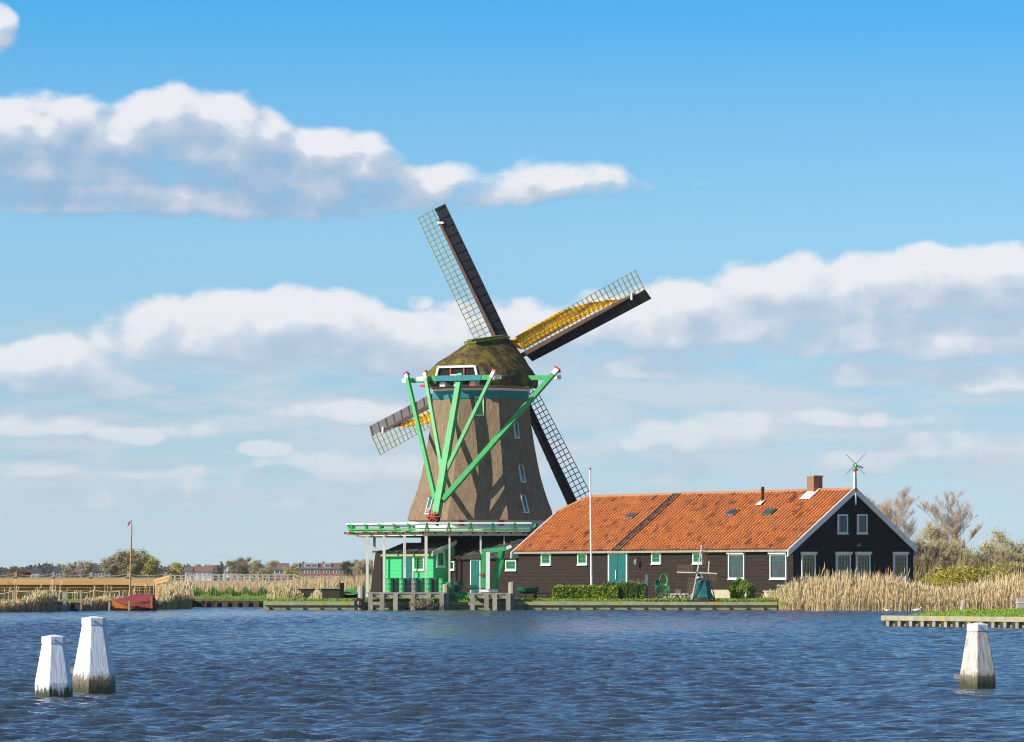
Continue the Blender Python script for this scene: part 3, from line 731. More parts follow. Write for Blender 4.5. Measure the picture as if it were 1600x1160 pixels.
brace(663.5, 580, -4.85, 733, .24, -.2)
brace(773, 578.5, -4.85, 735, .24, .2)
brace(872, 576.5, -.22, 782, .34, .3)
# capstan at the foot of the tail
p0 = TB + Vector((0, 0, -.12))
mb = MB(); mb.beam(p0 + cap(-.75, -.1, GZ + .02), p0 + cap(.45, -.1, GZ + .02), .16, .14); mb.beam(p0 + cap(-.55, -.15, GZ - .5), p0 + cap(-.4, -.15, GZ + .55), .14, .14)
for a in range(8):
    an = a * math.pi / 4; mb.beam(p0 + cap(-.1, -.35, GZ + .05), p0 + cap(-.1 + .48 * math.cos(an), -.35, GZ + .05 + .48 * math.sin(an)), .06, .06)
mb.build('capstan_wheel', RED, mill)
mb = MB(); mb.tube(p0 + cap(-.35, -.2, GZ - .12), p0 + cap(.35, -.2, GZ - .12), .17, n=10); mb.beam(p0 + cap(.1, 0, GZ - .62), p0 + cap(.1, 0, GZ + .1), .2, .2); mb.build('capstan_drum', BLACK, mill)

# --- sails
HUB = cap(0, 4.75, ZP(569, MC[1] + 4.3)); HUB = Vector((XY(792, MC[1] + 4.3)[0] - MC[0], 4.3, HUB.z))
NRM = Vector((.426, .893, .149)).normalized()
u1 = Vector((-116, 15, 241)); u1 -= NRM * u1.dot(NRM); u1.normalize()
u2 = NRM.cross(u1).normalized(); 
if u2.x < 0: u2 = -u2
mb = MB(); mb.tube(HUB - NRM * 3.0, HUB + NRM * .8, .34, .38, 12); mb.beam(HUB - NRM * .45, HUB + NRM * .75, .9, .9, u1); mb.build('windshaft', STOCK, mill)
def sail(d, off, Ls, lat_mat, board_mat, cloth, r0=1.9, twist0=20, lattw=1.48, brown=True, name='sail'):
    """d: outward direction; lattice lies on the side that trails"""
    side = d.cross(NRM).normalized()        # candidate
    # lattice is to the left of the outward direction seen from the tail side
    side = NRM.cross(d).normalized() if (NRM.cross(d)).dot(LSIDE(d)) > 0 else -NRM.cross(d).normalized()
    C0 = HUB + NRM * off
    def fr(r):        # twisted frame
        a = R(twist0 * (1 - (r - r0) / (Ls - r0)) + 2); return side * math.cos(a) - NRM * math.sin(a) * 1.0, NRM * math.cos(a) + side * math.sin(a)
    mb = MB(); mb.beam(C0 - d * .3, C0 + d * (Ls - .9), .36, .40, NRM, w2=.17, h2=.2); root = mb.build('sail', BROWN if brown else STOCK, mill)
    # lattice
    mb = MB(); nb = 28; rs = [r0 + .1 + (Ls - r0 - .1) * i / (nb - 1) for i in range(nb)]
    cols = [0.16, .62, 1.06, lattw]
    def pt(r, c, o=0):
        s, n_ = fr(r); return C0 + d * r + s * c + n_ * o
    for r in rs: mb.beam(pt(r, -.1), pt(r, lattw + .04), .06, .06, NRM)
    for c in cols:
        for i in range(nb - 1): mb.beam(pt(rs[i], c, .03), pt(rs[i + 1], c, .03), .042, .045, NRM)
    mb.build('lattice', lat_mat, root)
    # leading boards
    mb = MB(); nseg = 15; bw = .78
    for i in range(nseg):
        ra = r0 - .1 + (Ls - r0 + .1) * i / nseg; rb = r0 - .1 + (Ls - r0 + .1) * (i + 1) / nseg + .02
        s0, n0 = fr(ra); s1, n1 = fr(rb)
        q = [C0 + d * ra - s0 * .08, C0 + d * rb - s1 * .08, C0 + d * rb - s1 * (.1 + bw) + n1 * .30, C0 + d * ra - s0 * (.1 + bw) + n0 * .30]
        mb.prism(q, n0 * .05)
    mb.build('leading_board', board_mat, root)
    mb = MB()
    for i in range(nseg + 1):
        r = r0 + (Ls - r0 - .12) * i / nseg; s0, n0 = fr(r); mb.beam(C0 + d * r - s0 * .05 - n0 * .03, C0 + d * r - s0 * (.08 + bw) + n0 * .26, .06, .07, NRM)
    mb.build('board_batten', STOCK, root)
    s0, n0 = fr(Ls - 1.2); mb = MB(); mb.beam(C0 + d * (Ls - 1.0) + s0 * .16 - n0 * .12, C0 + d * (Ls - 1.25) - s0 * .28 - n0 * .12, .14, .1, NRM); mb.build('white_cleat', WHITE, root)
    if cloth:
        # furled canvas on the wind side, rolled up towards the stock and tapering to the tip
        nr, nc = 46, 9; V = []; rA, rB = r0 - 1.1, Ls - 1.7
        for i in range(nr):
            t = i / (nr - 1); r = rA + (rB - rA) * t
            if t < .16: w = .12 + 1.12 * math.sin(t / .16 * math.pi / 2)
            elif t < .5: w = 1.24 - .06 * (t - .16)
            else: w = 1.22 - 1.14 * ((t - .5) / .5) ** 1.15
            lo = .30 if t > .1 else .3 + 1.0 * (1 - t / .1)
            if t > .75: lo = .30 - .35 * (t - .75) / .25
            w *= 1 + .018 * math.sin(t * 31)
            s_, n_ = fr(max(r, r0))
            for j in range(nc):
                q = j / (nc - 1); hh = .11 + .13 * math.sin(math.pi * q) + .035 * math.sin(q * 12 + t * 5) + .008 * math.sin(t * 40 + q * 5)
                V.append(C0 + d * r + s_ * (lo + (w - .0) * q) + n_ * hh)
        fs = [(i * nc + j, i * nc + j + 1, (i + 1) * nc + j + 1, (i + 1) * nc + j) for i in range(nr - 1) for j in range(nc - 1)]
        mb = MB(); mb.add(V, fs); c_ = mb.build('sail_cloth', CLOTH, root, smooth=60); sm = c_.modifiers.new('thick', 'SOLIDIFY'); sm.thickness = .05
    return root
def LSIDE(d):      # seen by the camera: left of the outward direction
    return Vector((-d.z, 0, d.x))
RL = 12.9
sail(u1, .25, RL, LATT, STOCK, False)
sail(-u1, .25, RL, LATTD, STOCK, False, brown=False)
sail(u2, -.2, RL - .1, LATT, STOCK, True)
sail(-u2, -.2, RL - .1, LATT, GBOARD, True)

#@@HOUSE@@
# ------------------------------------------------------------------ tiled barn house
HA = R(56.4)
HF = Frame(XY(810, 291.5), HA)
barn = thing('barn_house', 'long black boarded barn with an orange pantile roof and white edged gable', 'house', (HF.O[0], HF.O[1], GZ), HF.rz)
HL = HF.xat(1239.5); HW = HF.yat(1427, HL)
eav = HF.z(858, HL) - GZ + .22; rid = HF.z(764, HL, HW / 2) - GZ
sl_ = (rid - eav) / (HW / 2)
def boards(mb, x0, x1, y, z0, z1, sgn, axis='x', top=None, bh=.24):
    """overlapping weatherboards; sgn = outward direction; top(x)->z limit for gables given as half-range function"""
    z = z0
    while z < z1 - .01:
        zn = min(z + bh, z1)
        a0, a1 = x0, x1; b0, b1 = x0, x1
        if top: a0, a1 = top(z); b0, b1 = top(zn)
        if a1 - a0 < .05: break
        yo, yi = y + sgn * .035, y + sgn * .008
        if axis == 'x': q = [(a0, yo, z), (a1, yo, z), (b1, yi, zn), (b0, yi, zn), (a0, y, z), (a1, y, z)]
        else: q = [(yo, a0, z), (yo, a1, z), (yi, b1, zn), (yi, b0, zn), (y, a0, z), (y, a1, z)]
        mb.add(q, [(0, 1, 2, 3), (0, 1, 5, 4)])
        z = zn
# core walls
mb = MB(); mb.box(.02, HL - .02, .02, HW - .02, 0, eav); mb.build('wall', TAR, barn)
mb = MB(); boards(mb, 0, HL, .02, .05, eav, -1); mb.build('front_weatherboards', TAR, barn)
gt = lambda z: (0, HW) if z < eav else ((z - eav) / sl_, HW - (z - eav) / sl_)
mb = MB(); boards(mb, 0, HW, HL - .02, .05, rid - .25, 1, 'y', gt); mb.build('gable_weatherboards', TARD, barn)
mb = MB(); mb.prism([(HL - .03, .05, eav), (HL - .03, HW - .05, eav), (HL - .03, HW / 2, rid - .1)], (-.05, 0, 0)); mb.prism([(.05, .05, eav), (.05, HW - .05, eav), (.05, HW / 2 + 1.5, rid - 1.4), (.05, HW / 2 - 1.5, rid - 1.4)], (.05, 0, 0)); mb.build('gable_wall', TARD, barn)
# roof: two slopes of pantiles with a half hip at the left end
OE = .32; xh = HF.xat(921, HW / 2); th = .68; OG = .07
def slope(front=True):
    per = .37; x0, x1 = -OG, HL + OG; rows = 27
    xs = np.array([(i + p) * per for i in range(int(x0 / per) - 1, int(x1 / per) + 1) for p in (0, .1, .2, .27, .285, .55, .8)]); xs = xs[(xs >= x0) & (xs <= x1)]; V = []; F_ = []
    ye, ze = (-OE, eav - OE * sl_) if front else (-.06, eav - .06 * sl_); yr, zr = HW / 2, rid
    nvec = Vector((0, -(zr - ze), (yr - ye))).normalized()
    nt = rows * 2
    tmax = np.where(xs < xh, th + (1 - th) * np.clip((xs + OG) / (xh + OG), 0, 1), 1.0)
    grid = np.zeros((nt, len(xs), 3))
    ph = (xs / per + 1e-6) % 1.0; prof_ = np.interp(ph, [0, .1, .2, .275, .28, .55, .8, 1], [.010, .060, .085, .082, -.010, -.016, -.008, .010])
    sag = -.05 * np.sin(np.pi * (xs / HL * 2.3 % 1)) * 1.0
    wob = .012 * np.sin(xs * 3.1) + .01 * np.sin(xs * 1.3 + 2)
    for k in range(nt):
        r, e = divmod(k, 2); t0 = (r + e * .999) / rows; lift = .028 * (1 - e)
        for_t = np.minimum(t0, tmax)
        o_ = prof_ + lift + wob + .01 * math.sin(r * 2.1)
        y = ye + (yr - ye) * for_t + nvec.y * o_; z = ze + (zr - ze) * for_t + nvec.z * o_ + sag * for_t * .6
        grid[k, :, 0] = xs; grid[k, :, 1] = y if front else HW - y; grid[k, :, 2] = z
    n_, m_ = nt, len(xs); idx = np.arange(n_ * m_).reshape(n_, m_)
    fs = np.stack([idx[:-1, :-1], idx[:-1, 1:], idx[1:, 1:], idx[1:, :-1]], -1)
    if not front: fs = fs[..., ::-1]
    return grid.reshape(-1, 3), fs.reshape(-1, 4)
V1, f1 = slope(True); V2, f2 = slope(False)
hx = np.array([[-OG, HW / 2 * th - OE * (1 - th), eav + (rid - eav) * th - OE * sl_ * (1 - th)], [-OG, HW - (HW / 2 * th - OE * (1 - th)), eav + (rid - eav) * th - OE * sl_ * (1 - th)], [xh, HW / 2, rid], [xh, HW / 2, rid]])
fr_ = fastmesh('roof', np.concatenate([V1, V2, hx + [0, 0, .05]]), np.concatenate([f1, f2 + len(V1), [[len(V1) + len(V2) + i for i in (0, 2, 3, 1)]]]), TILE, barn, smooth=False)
roof = fr_
mb = MB(); mb.prism([(0, 0, eav - .02), (0, HW / 2 * th, eav + (rid - eav) * th - .1), (xh, HW / 2, rid - .12), (xh, HW / 2, rid - .14)], (0, 0, -.02)); mb.build('roof_underlay', DARKW, roof)
# ridge tiles
mb = MB(); x = xh - .1
while x < HL + .1:
    zz1 = rid - .03 - .03 * math.sin(math.pi * (x / HL * 2.3 % 1)); mb.tube((x, HW / 2, zz1), (x + .44, HW / 2, zz1 - .0), .135, .12, 8); x += .42
a = Vector((-OG, hx[0][1], hx[0][2] + .1)); b = Vector((xh, HW / 2, rid)); 
for k in range(10): mb.tube(a.lerp(b, k / 10), a.lerp(b, (k + 1.05) / 10), .12, .10, 8)
mb.build('ridge_tiles', TILEO, roof)
# dark slate strip down the front slope, flashed gap
sx0, sx1 = HF.xat(971, -.1), HF.xat(1055, HW / 2)
sx = (sx0 + sx1) / 2
def on_slope(x, t, o=0.0):
    ye, ze = -OE, eav - OE * sl_; yr, zr = HW / 2, rid; nv = Vector((0, -(zr - ze), (yr - ye))).normalized()
    return Vector((x, ye + (yr - ye) * t, ze + (zr - ze) * t)) + nv * o
rd = random.Random(5)
mb = MB()
for k in range(27):
    t0, t1 = k / 27 + .002, (k + 1.12) / 27
    for dx_ in (-.45, -.15, .15):
        j = rd.uniform(-.02, .02); q = [on_slope(sx + dx_ + j, t0, .10), on_slope(sx + dx_ + .3 + j, t0, .10), on_slope(sx + dx_ + .3 + j, min(t1, 1), .07), on_slope(sx + dx_ + j, min(t1, 1), .07)]
        mb.prism(q, (0, 0, -.03))
mb.build('dark_tile_strip', mat('slate_strip', (.022, .018, .020), (.012, .011, .013), 3, .8, extra=((.10, .08, .07), 2.2, .6, .72)), roof)
# verges, fascia, gutter
def verge(x, th_, m=WHITE, both=True, thick=.10, depth=.34):
    mb = MB()
    for f in (True, False) if both else (True,):
        tb = -.03 if f else .035; pts = [on_slope(x, tb, .10), on_slope(x, th_, .10), on_slope(x, th_, .10) - Vector((0, 0, depth * 1.25)), on_slope(x, tb, .10) - Vector((0, 0, depth * 1.25))]
        if not f: pts = [Vector((p.x, HW - p.y, p.z)) for p in pts]
        mb = MB(); mb.prism(pts, (thick, 0, 0)); mb.build('verge_board', m, barn)
    return None
verge(HL + OG, 1.012); verge(-OG - .12, th)
mb = MB(); mb.box(-OG, HL + OG, -OE - .02, -OE + .12, eav - OE * sl_ - .15, eav - OE * sl_ - .01); mb.build('gutter', OLDW, barn)
mb = MB(); xx = .6
while xx < HL: mb.prism([(xx, -.02, eav - .35), (xx, -.02, eav - .12), (xx, -.28, eav - .2)], (.1, 0, 0)); xx += 1.75
mb.build('eave_bracket', TARD, barn)
mb = MB(); mb.beam((HL + OG + .12, HW / 2, rid - .3), (HL + OG + .12, HW / 2, rid - 1.05), .12, .08, w2=.06); mb.build('gable_pendant', WHITE, barn)

def window(x0, x1, z0, z1, y, style, parent=barn, axis='x', sgn=-1, mu=(2, 3)):
    """frame proud of the boards; sash and glazing bars; sgn outward"""
    def bx(mb, a0, a1, b0, b1, o0, o1):
        lo, hi = sorted((y + sgn * o0, y + sgn * o1))
        if axis == 'x': mb.box(a0, a1, lo, hi, b0, b1)
        else: mb.box(lo, hi, a0, a1, b0, b1)
    fw = .09; mb = MB()
    bx(mb, x0, x0 + fw, z0, z1, .0, .11); bx(mb, x1 - fw, x1, z0, z1, .0, .11); bx(mb, x0 + fw, x1 - fw, z0, z0 + fw, .0, .108); bx(mb, x0 + fw, x1 - fw, z1 - fw, z1, .0, .108)
    if style in ('big', 'bigd'): bx(mb, x0 - .06, x1 + .06, z1 - .02, z1 + .14, .002, .2); 
    bx(mb, x0 - .04, x1 + .04, z0 - .06, z0 - .002, .002, .15)
    w = mb.build('window', WHITE, parent)
    m = {'small': GREEN, 'big': DTEAL, 'bigd': DTEAL, 'up': DTEAL}[style]
    gm = {'small': GLASS, 'big': GLASS, 'bigd': REFLG, 'up': GLASS}[style]
    mb = MB(); s = .07 if style == 'small' else .045; a0, a1, b0, b1 = x0 + fw, x1 - fw, z0 + fw, z1 - fw
    bx(mb, a0, a0 + s, b0, b1, .02, .075); bx(mb, a1 - s, a1, b0, b1, .02, .075); bx(mb, a0 + s, a1 - s, b0, b0 + s, .02, .073); bx(mb, a0 + s, a1 - s, b1 - s, b1, .02, .073)
    if style in ('small', 'up', 'bigd'):
        for i in range(1, mu[0]):
            c = a0 + (a1 - a0) * i / mu[0]; bx(mb, c - .02, c + .02, b0 + s, b1 - s, .02, .068)
        for i in range(1, mu[1]):
            c = b0 + (b1 - b0) * i / mu[1]; bx(mb, a0 + s, a1 - s, c - .018, c + .018, .02, .065)
    else: c = b1 - .26 * (b1 - b0); bx(mb, a0 + s, a1 - s, c - .03, c + .03, .02, .068)
    mb.build('sash', m, w)
    mb = MB(); bx(mb, a0 + .01, a1 - .01, b0 + .01, b1 - .01, .01, .04); mb.build('pane', gm, w)
    return w
for (p0, p1, q0, q1) in ((847, 862, 865, 883), (904, 918.5, 865, 882.5), (1019.5, 1034, 864, 881), (1084, 1099, 864, 881)):
    a, b = HF.xat(p0), HF.xat(p1); xm = (a + b) / 2
    window(a, b, HF.z(q1, xm) - GZ, HF.z(q0, xm) - GZ, 0, 'small', mu=(2, 2))
for (p0, p1) in ((1139.5, 1164.5), (1204.5, 1230.5)):
    a, b = HF.xat(p0), HF.xat(p1); xm = (a + b) / 2; window(a, b, HF.z(905, xm) - GZ, HF.z(865.5, xm) - GZ, 0, 'big')
for (p0, p1) in ((1251.5, 1273), (1305.5, 1328), (1336.7, 1358.5), (1395, 1416.6)):
    a, b = HF.yat(p0, HL), HF.yat(p1, HL); z = lambda p: HF.z(p, HL, (a + b) / 2) - GZ
    window(a, b, z(903), z(866), HL, 'bigd', axis='y', sgn=1, mu=(4, 5))
for (p0, p1) in ((1308, 1323.5), (1338.6, 1354)):
    a, b = HF.yat(p0, HL), HF.yat(p1, HL); z = lambda p: HF.z(p, HL, (a + b) / 2) - GZ
    window(a, b, z(834), z(804), HL, 'up', axis='y', sgn=1, mu=(2, 4))
# double door
a, b = HF.xat(952), HF.xat(982); zt_ = HF.z(864, (a + b) / 2) - GZ
mb = MB(); mb.box(a, a + .14, -.12, 0, .05, zt_); mb.box(b - .14, b, -.12, 0, .05, zt_); mb.box(a + .14, b - .14, -.118, 0, zt_ - .12, zt_); dfr = mb.build('double_door', WHITE, barn)
mid = (a + b) / 2
for (c0, c1) in ((a + .14, mid - .015), (mid + .015, b - .14)):
    mb = MB(); n_ = 4
    for i in range(n_): mb.box(c0 + (c1 - c0) * i / n_ + .008, c0 + (c1 - c0) * (i + 1) / n_ - .008, -.09, -.02, .08, zt_ - .125)
    mb.box(c0, c1, -.105, -.092, .4, .55); mb.box(c0, c1, -.105, -.092, zt_ - .7, zt_ - .55); mb.build('door_leaf', DTEAL, dfr)
mb = MB(); mb.beam((mid - .12, -.16, zt_ * .42), (mid - .12, -.16, zt_ * .62), .07, .06); mb.build('door_handle', WHITE, dfr)
# wall lamp by the door, plinth
lx = HF.xat(1000); lz = HF.z(878, lx) - GZ
mb = MB(); mb.beam((lx, 0, lz + .25), (lx, -.35, lz + .2), .05, .05); mb.lathe([(.05, lz + .2), (.17, lz + .02), (.14, lz - .2), (.05, lz - .26)], 10, (lx, -.34)); mb.build('wall_lamp', METAL, barn)
mb = MB(); mb.box(HF.xat(1108), HF.xat(1142), -.06, .01, 0, .62); mb.build('plinth', SAND, barn); mb = MB(); mb.box(HF.xat(1193), HL + .03, -.06, .01, 0, .58); mb.build('plinth', SAND, barn)
gx = HF.yat(1338, HL); mb = MB(); zc_ = HF.z(853, HL, gx) - GZ
mb.tube((HL, gx, zc_), (HL + .32, gx, zc_ + .05), .07, .11, 8); mb.build('floodlight', METAL, barn)
# roof furniture
cx0, cx1 = HF.xat(1263, HW / 2 - .2), HF.xat(1284, HW / 2 + .6)
cx = HF.xat(1273, HW / 2 - .15); cw = .36
zch = HF.z(743.5, cx, HW / 2) - GZ
mb = MB(); mb.box(cx - cw, cx + cw, HW / 2 - .15 - cw, HW / 2 - .15 + cw, rid - .8, zch - .08); chim = mb.build('chimney', BRICK, roof)
mb = MB(); mb.box(cx - cw - .05, cx + cw + .05, HW / 2 - .2 - cw, HW / 2 - .1 + cw, zch - .078, zch); mb.build('chimney_cap', OLDW, roof)
mb = MB(); mb.prism([on_slope(cx - cw - .2, .82, .12), on_slope(cx + cw + .2, .82, .12), on_slope(cx + cw + .2, .99, .12), on_slope(cx - cw - .2, .99, .12)], (0, 0, .03)); mb.box(cx - cw - .03, cx + cw + .03, HW / 2 - .18 - cw, HW / 2 - .12 + cw, rid - .7, rid - .1); mb.build('flashing', WHITEW, roof)
vx = HF.xat(1192.5, HW / 2 - 1); mb = MB(); p = on_slope(vx, .80, 0); mb.tube(p, p + Vector((0, 0, 1.05)), .10, n=10); mb.tube(p + Vector((0, 0, .85)), p + Vector((0, 0, .9)), .15, n=10); mb.build('vent_pipe', RUBBER, roof)
mb = MB(); mb.prism([on_slope(vx - .3, .74, .11), on_slope(vx + .3, .74, .11), on_slope(vx + .2, .82, .11), on_slope(vx - .2, .82, .11)], (0, 0, .03)); mb.build('pipe_flashing', WHITEW, roof)
for px, py, w_ in ((1147, 803, .42), (1205, 802, .55), (992, 808, .40)):
    x = HF.xat(px, HW / 2 * .62); t_ = ((HF.z(py, x, HW / 2 * .6) - GZ) - (eav - OE * sl_)) / (rid - (eav - OE * sl_))
    mb = MB(); mb.prism([on_slope(x - w_, t_ - .045, .10), on_slope(x + w_, t_ - .045, .10), on_slope(x + w_, t_ + .045, .10), on_slope(x - w_, t_ + .045, .10)], (0, 0, .06)); sk = mb.build('skylight', METAL if px != 1205 else DTEAL, roof)
    mb = MB(); mb.prism([on_slope(x - w_ + .08, t_ - .035, .17), on_slope(x + w_ - .08, t_ - .035, .17), on_slope(x + w_ - .08, t_ + .035, .17), on_slope(x - w_ + .08, t_ + .035, .17)], (0, 0, .02)); mb.build('pane', GLASS, sk)
# gable-top ornament: little windmill on a white finial
gp = (HL + OG + .05, HW / 2, rid); zo = HF.z(728, HL, HW / 2) - GZ
orn = thing('wind_vane', 'small windmill shaped wind vane on a white post atop the gable peak', 'wind vane', HF.w(gp[0], gp[1], GZ), HF.rz)
orn_o = Vector((0, 0, 0))
mb = MB(); mb.beam((0, 0, rid - .1), (0, 0, zo - .1), .20, .20, w2=.12, h2=.12); mb.build('post', WHITE, orn)
mb = MB(); mb.lathe([(.16, zo - .25), (.12, zo), (.14, zo + .05), (.02, zo + .2)], 8); mb.build('body', GREEN, orn); mb = MB(); mb.lathe([(.2, zo - .32), (.19, zo - .22)], 8); mb.build('body_base', RED, orn)
fd = Vector((.55, -.83, 0)); mb = MB(); rt = Vector((.83, .55, 0)); o_ = Vector((.1, -.3, zo + .1)); Rz = Matrix.Rotation(HA, 3, 'Z')
e1 = Rz @ Vector((1, 0, 0)); oo = Rz @ Vector((0, -.35, 0)) + Vector((0, 0, zo + .08))
for s in (1, -1):
    for q in (1, -1):
        d_ = (e1 * s * .76 + Vector((0, 0, .82 * q))).normalized(); mb.beam(oo, oo + d_ * .88, .035, .035)
mb.build('rotor', METAL, orn); mb = MB(); mb.beam(Rz @ Vector((0, -.4, 0)) + Vector((0, 0, zo + .02)), Rz @ Vector((.55, .5, 0)) + Vector((0, 0, zo - .12)), .05, .1); mb.build('tail_vane', WHITE, orn)

#@@SHEDS@@
# ------------------------------------------------------------------ low tiled barn between the house and the mill
s1 = (HF.O[0], HF.O[1])
def tile_slope(L, depth, z0, z1, per=.37, x0=0.0, rows=14, oe=.25):
    xs = np.array([x0 + (i + p) * per for i in range(int(L / per) + 1) for p in (0, .1, .2, .27, .285, .55, .8)]); ph = ((xs - x0) / per + 1e-6) % 1.0
    pr = np.interp(ph, [0, .1, .2, .275, .28, .55, .8, 1], [.010, .05, .07, .067, -.006, -.012, -.008, .010])
    ye, ze = -oe, z0 - oe * (z1 - z0) / depth; nv = Vector((0, -(z1 - ze), depth - ye)).normalized(); G = []
    for k in range(rows * 2):
        r, e = divmod(k, 2); t = (r + e * .999) / rows; o_ = pr + .028 * (1 - e)
        G.append(np.stack([xs, ye + (depth - ye) * t + nv.y * o_, ze + (z1 - ze) * t + nv.z * o_], -1))
    G = np.array(G); n_, m_ = G.shape[:2]; idx = np.arange(n_ * m_).reshape(n_, m_)
    return G.reshape(-1, 3), np.stack([idx[:-1, :-1], idx[:-1, 1:], idx[1:, 1:], idx[1:, :-1]], -1).reshape(-1, 4)
LF = Frame(HF.w(-10.2, .15)[:2], HA)       # runs on to the left of the house front
low = thing('mill_barn', 'low dark boarded barn with a mossy tiled roof under the mill stage', 'barn', (LF.O[0], LF.O[1], GZ), LF.rz)
LL = 10.15; ez = LF.z(873, LL * .5) - GZ
mb = MB(); mb.box(0, LL, .02, 6.5, 0, ez); mb.build('wall', TAR, low)
mb = MB(); boards(mb, 0, LL, .02, .04, ez, -1); mb.build('front_weatherboards', TAR, low)
V, f = tile_slope(LL + .1, 3.8, ez, ez + 1.45, rows=12); lr = fastmesh('roof', V, f, TILED, low)
mb = MB(); mb.prism([(0, 0, ez), (0, 3.8, ez + 1.4), (0, 6.5, ez)], (.05, 0, 0)); mb.prism([(LL, 3.8, ez + 1.4), (0, 3.8, ez + 1.4), (0, 6.7, ez - .1), (LL, 6.7, ez - .1)], (0, 0, .05)); mb.build('rear_roof', TILED, low)
def lwin(p0, p1, q0, q1):
    a, b = LF.xat(p0), LF.xat(p1); xm = (a + b) / 2; window(a, b, LF.z(q1, xm) - GZ, LF.z(q0, xm) - GZ, 0, 'small', parent=low, mu=(2, 2))
lwin(702, 711.5, 877, 891); lwin(791.5, 808, 875, 891.5)
a, b = LF.xat(736.5), LF.xat(752.5); zt_ = LF.z(874.5, a) - GZ
mb = MB(); mb.box(a, a + .1, -.11, 0, .03, zt_); mb.box(b - .1, b, -.11, 0, .03, zt_); mb.box(a + .1, b - .1, -.108, 0, zt_ - .09, zt_); ld = mb.build('door', WHITE, low)
mb = MB()
for i in range(6): mb.box(a + .1 + (b - a - .2) * i / 6 + .006, a + .1 + (b - a - .2) * (i + 1) / 6 - .006, -.08, -.02, .05, zt_ - .095)
mb.build('door_leaf', DTEAL, ld)
mb = MB(); xa = LF.xat(722); mb.tube((xa, -.12, .1), (xa, -.12, ez - .15), .06, n=8); mb.tube((xa, -.12, ez - .15), (xa - .2, -.3, ez - .1), .06, n=8); mb.build('downpipe', TARD, low)
# ------------------------------------------------------------------ green shed
GF0 = (XY(679.5, 298.4)); tmp = Frame(GF0, HA); gl = tmp.xat(603)
GF = Frame(tmp.w(gl, 0)[:2], HA); GL = -gl
shed = thing('green_shed', 'bright green boarded shed with a teal door under the mill stage', 'shed', (GF.O[0], GF.O[1], GZ), GF.rz)
ge = GF.z(862, GL / 2) - GZ; gd = 1.68
mb = MB(); mb.box(0, GL, .02, gd, 0, ge); mb.build('wall', GWOOD, shed)
mb = MB(); boards(mb, 0, GL, .02, .04, ge, -1, bh=.27); mb.build('front_boards', GWOOD, shed)
gtop = lambda z: (0, gd) if z < ge else ((z - ge) / (.62 / gd), gd)
mb = MB(); boards(mb, 0, gd, GL - .02, .04, ge + .55, 1, 'y', gtop, .27); mb.build('side_boards', GWOOD, shed)
V, f = tile_slope(GL + .3, gd, ge, ge + .62, x0=-.15, rows=6, oe=.3); fastmesh('roof', V, f, TILED, shed)
mb = MB(); mb.box(.02, GL - .02, gd, gd + .06, 0, ge + .58); mb.build('rear_wall', TARD, shed)
mb = MB(); k_ = .62 / gd
mb.prism([(GL + .16, -.36, ge - .36 * k_ + .12), (GL + .16, gd + .02, ge + .80), (GL + .16, gd + .02, ge + .50), (GL + .16, -.36, ge - .36 * k_ - .22)], (.08, 0, 0)); mb.build('verge_board', WHITEW, shed)
mb = MB(); mb.box(-.15, GL + .15, -.36, -.26, ge - .34, ge - .2); mb.build('gutter', LICH, shed)
a, b = GF.xat(633.5), GF.xat(646.5); c = GF.xat(664)
zt_ = GF.z(869.5, a) - GZ; zl_ = GF.z(891.5, b) - GZ
mb = MB(); mb.box(a, a + .1, -.11, 0, .03, zt_); mb.box(b, b + .1, -.11, 0, .03, zt_); mb.box(a + .1, b, -.108, 0, zt_ - .1, zt_); gd_ = mb.build('door', WHITE, shed)
mb = MB(); mb.box(a + .1, b, -.08, -.01, .03, zt_ - .1); mb.build('door_leaf', DTEAL, gd_)
window(b + .102, c, zl_, zt_, 0, 'small', parent=shed, mu=(4, 4))
ya, yb = GF.yat(681.5, GL), GF.yat(694, GL); window(ya, yb, GF.z(886, GL, 1) - GZ, GF.z(862, GL, 1) - GZ, GL, 'small', parent=shed, axis='y', sgn=1, mu=(4, 4))
# ------------------------------------------------------------------ brown lean-to behind the shed's left end
bt = thing('brown_outbuilding', 'narrow brown boarded outbuilding with sloping side left of the green shed', 'shed', (XY(588, 305)[0], 305, GZ), GF.rz)
h_ = ZP(864, 305) - GZ
mb = MB(); mb.prism([(-.9, 0, 0), (.75, 0, 0), (.75, 0, h_ + .05), (-.1, 0, h_)], (0, 3, 0)); mb.build('wall', TAR, bt)
mb = MB(); boards(mb, 0, 0, -.0, .02, h_ - .05, -1, 'x', lambda z: (-.9 + .8 * z / h_, .74)); mb.build('boards', TAR, bt)
mb = MB(); mb.prism([(-.35, -.15, h_ + .02), (.8, -.15, h_ + .08), (.8, 3.1, h_ + .08), (-.35, 3.1, h_ + .02)], (0, 0, .09)); mb.build('roof', TILED, bt)

#@@QUAY@@
# ------------------------------------------------------------------ quay edges
def quay(name, label, xs, y, z, m, step=1.55, depthz=-.4, cat='quay wall'):
    t = thing(name, label, cat, (xs[0], y, 0)); L = xs[1] - xs[0]
    mb = MB(); mb.box(0, L, -.14, .16, z - .21, z); mb.build('cap_beam', m, t)
    mb = MB(); mb.box(0, L, .0, .08, depthz, z - .212); mb.build('sheet_boards', LICHG, t)
    x = .3
    while x < L - .1:
        mb = MB(); mb.box(x, x + .13, -.13, -.002, depthz, .13); mb.build('pile', DARKW if m is not LICH or True else m, t); x += step
    return t
LICHG = mat('algae_boards', (.36, .32, .18), (.22, .22, .09), 2.2, .9, extra=((.20, .23, .06), 1.4, .5, .65))
quay('quay_edge', 'lichen spotted timber quay edge along the lawn in front of the barn', (XY(413, 256.2)[0], XY(1214, 256.2)[0]), 256.2, .48, LICH, 1.05)
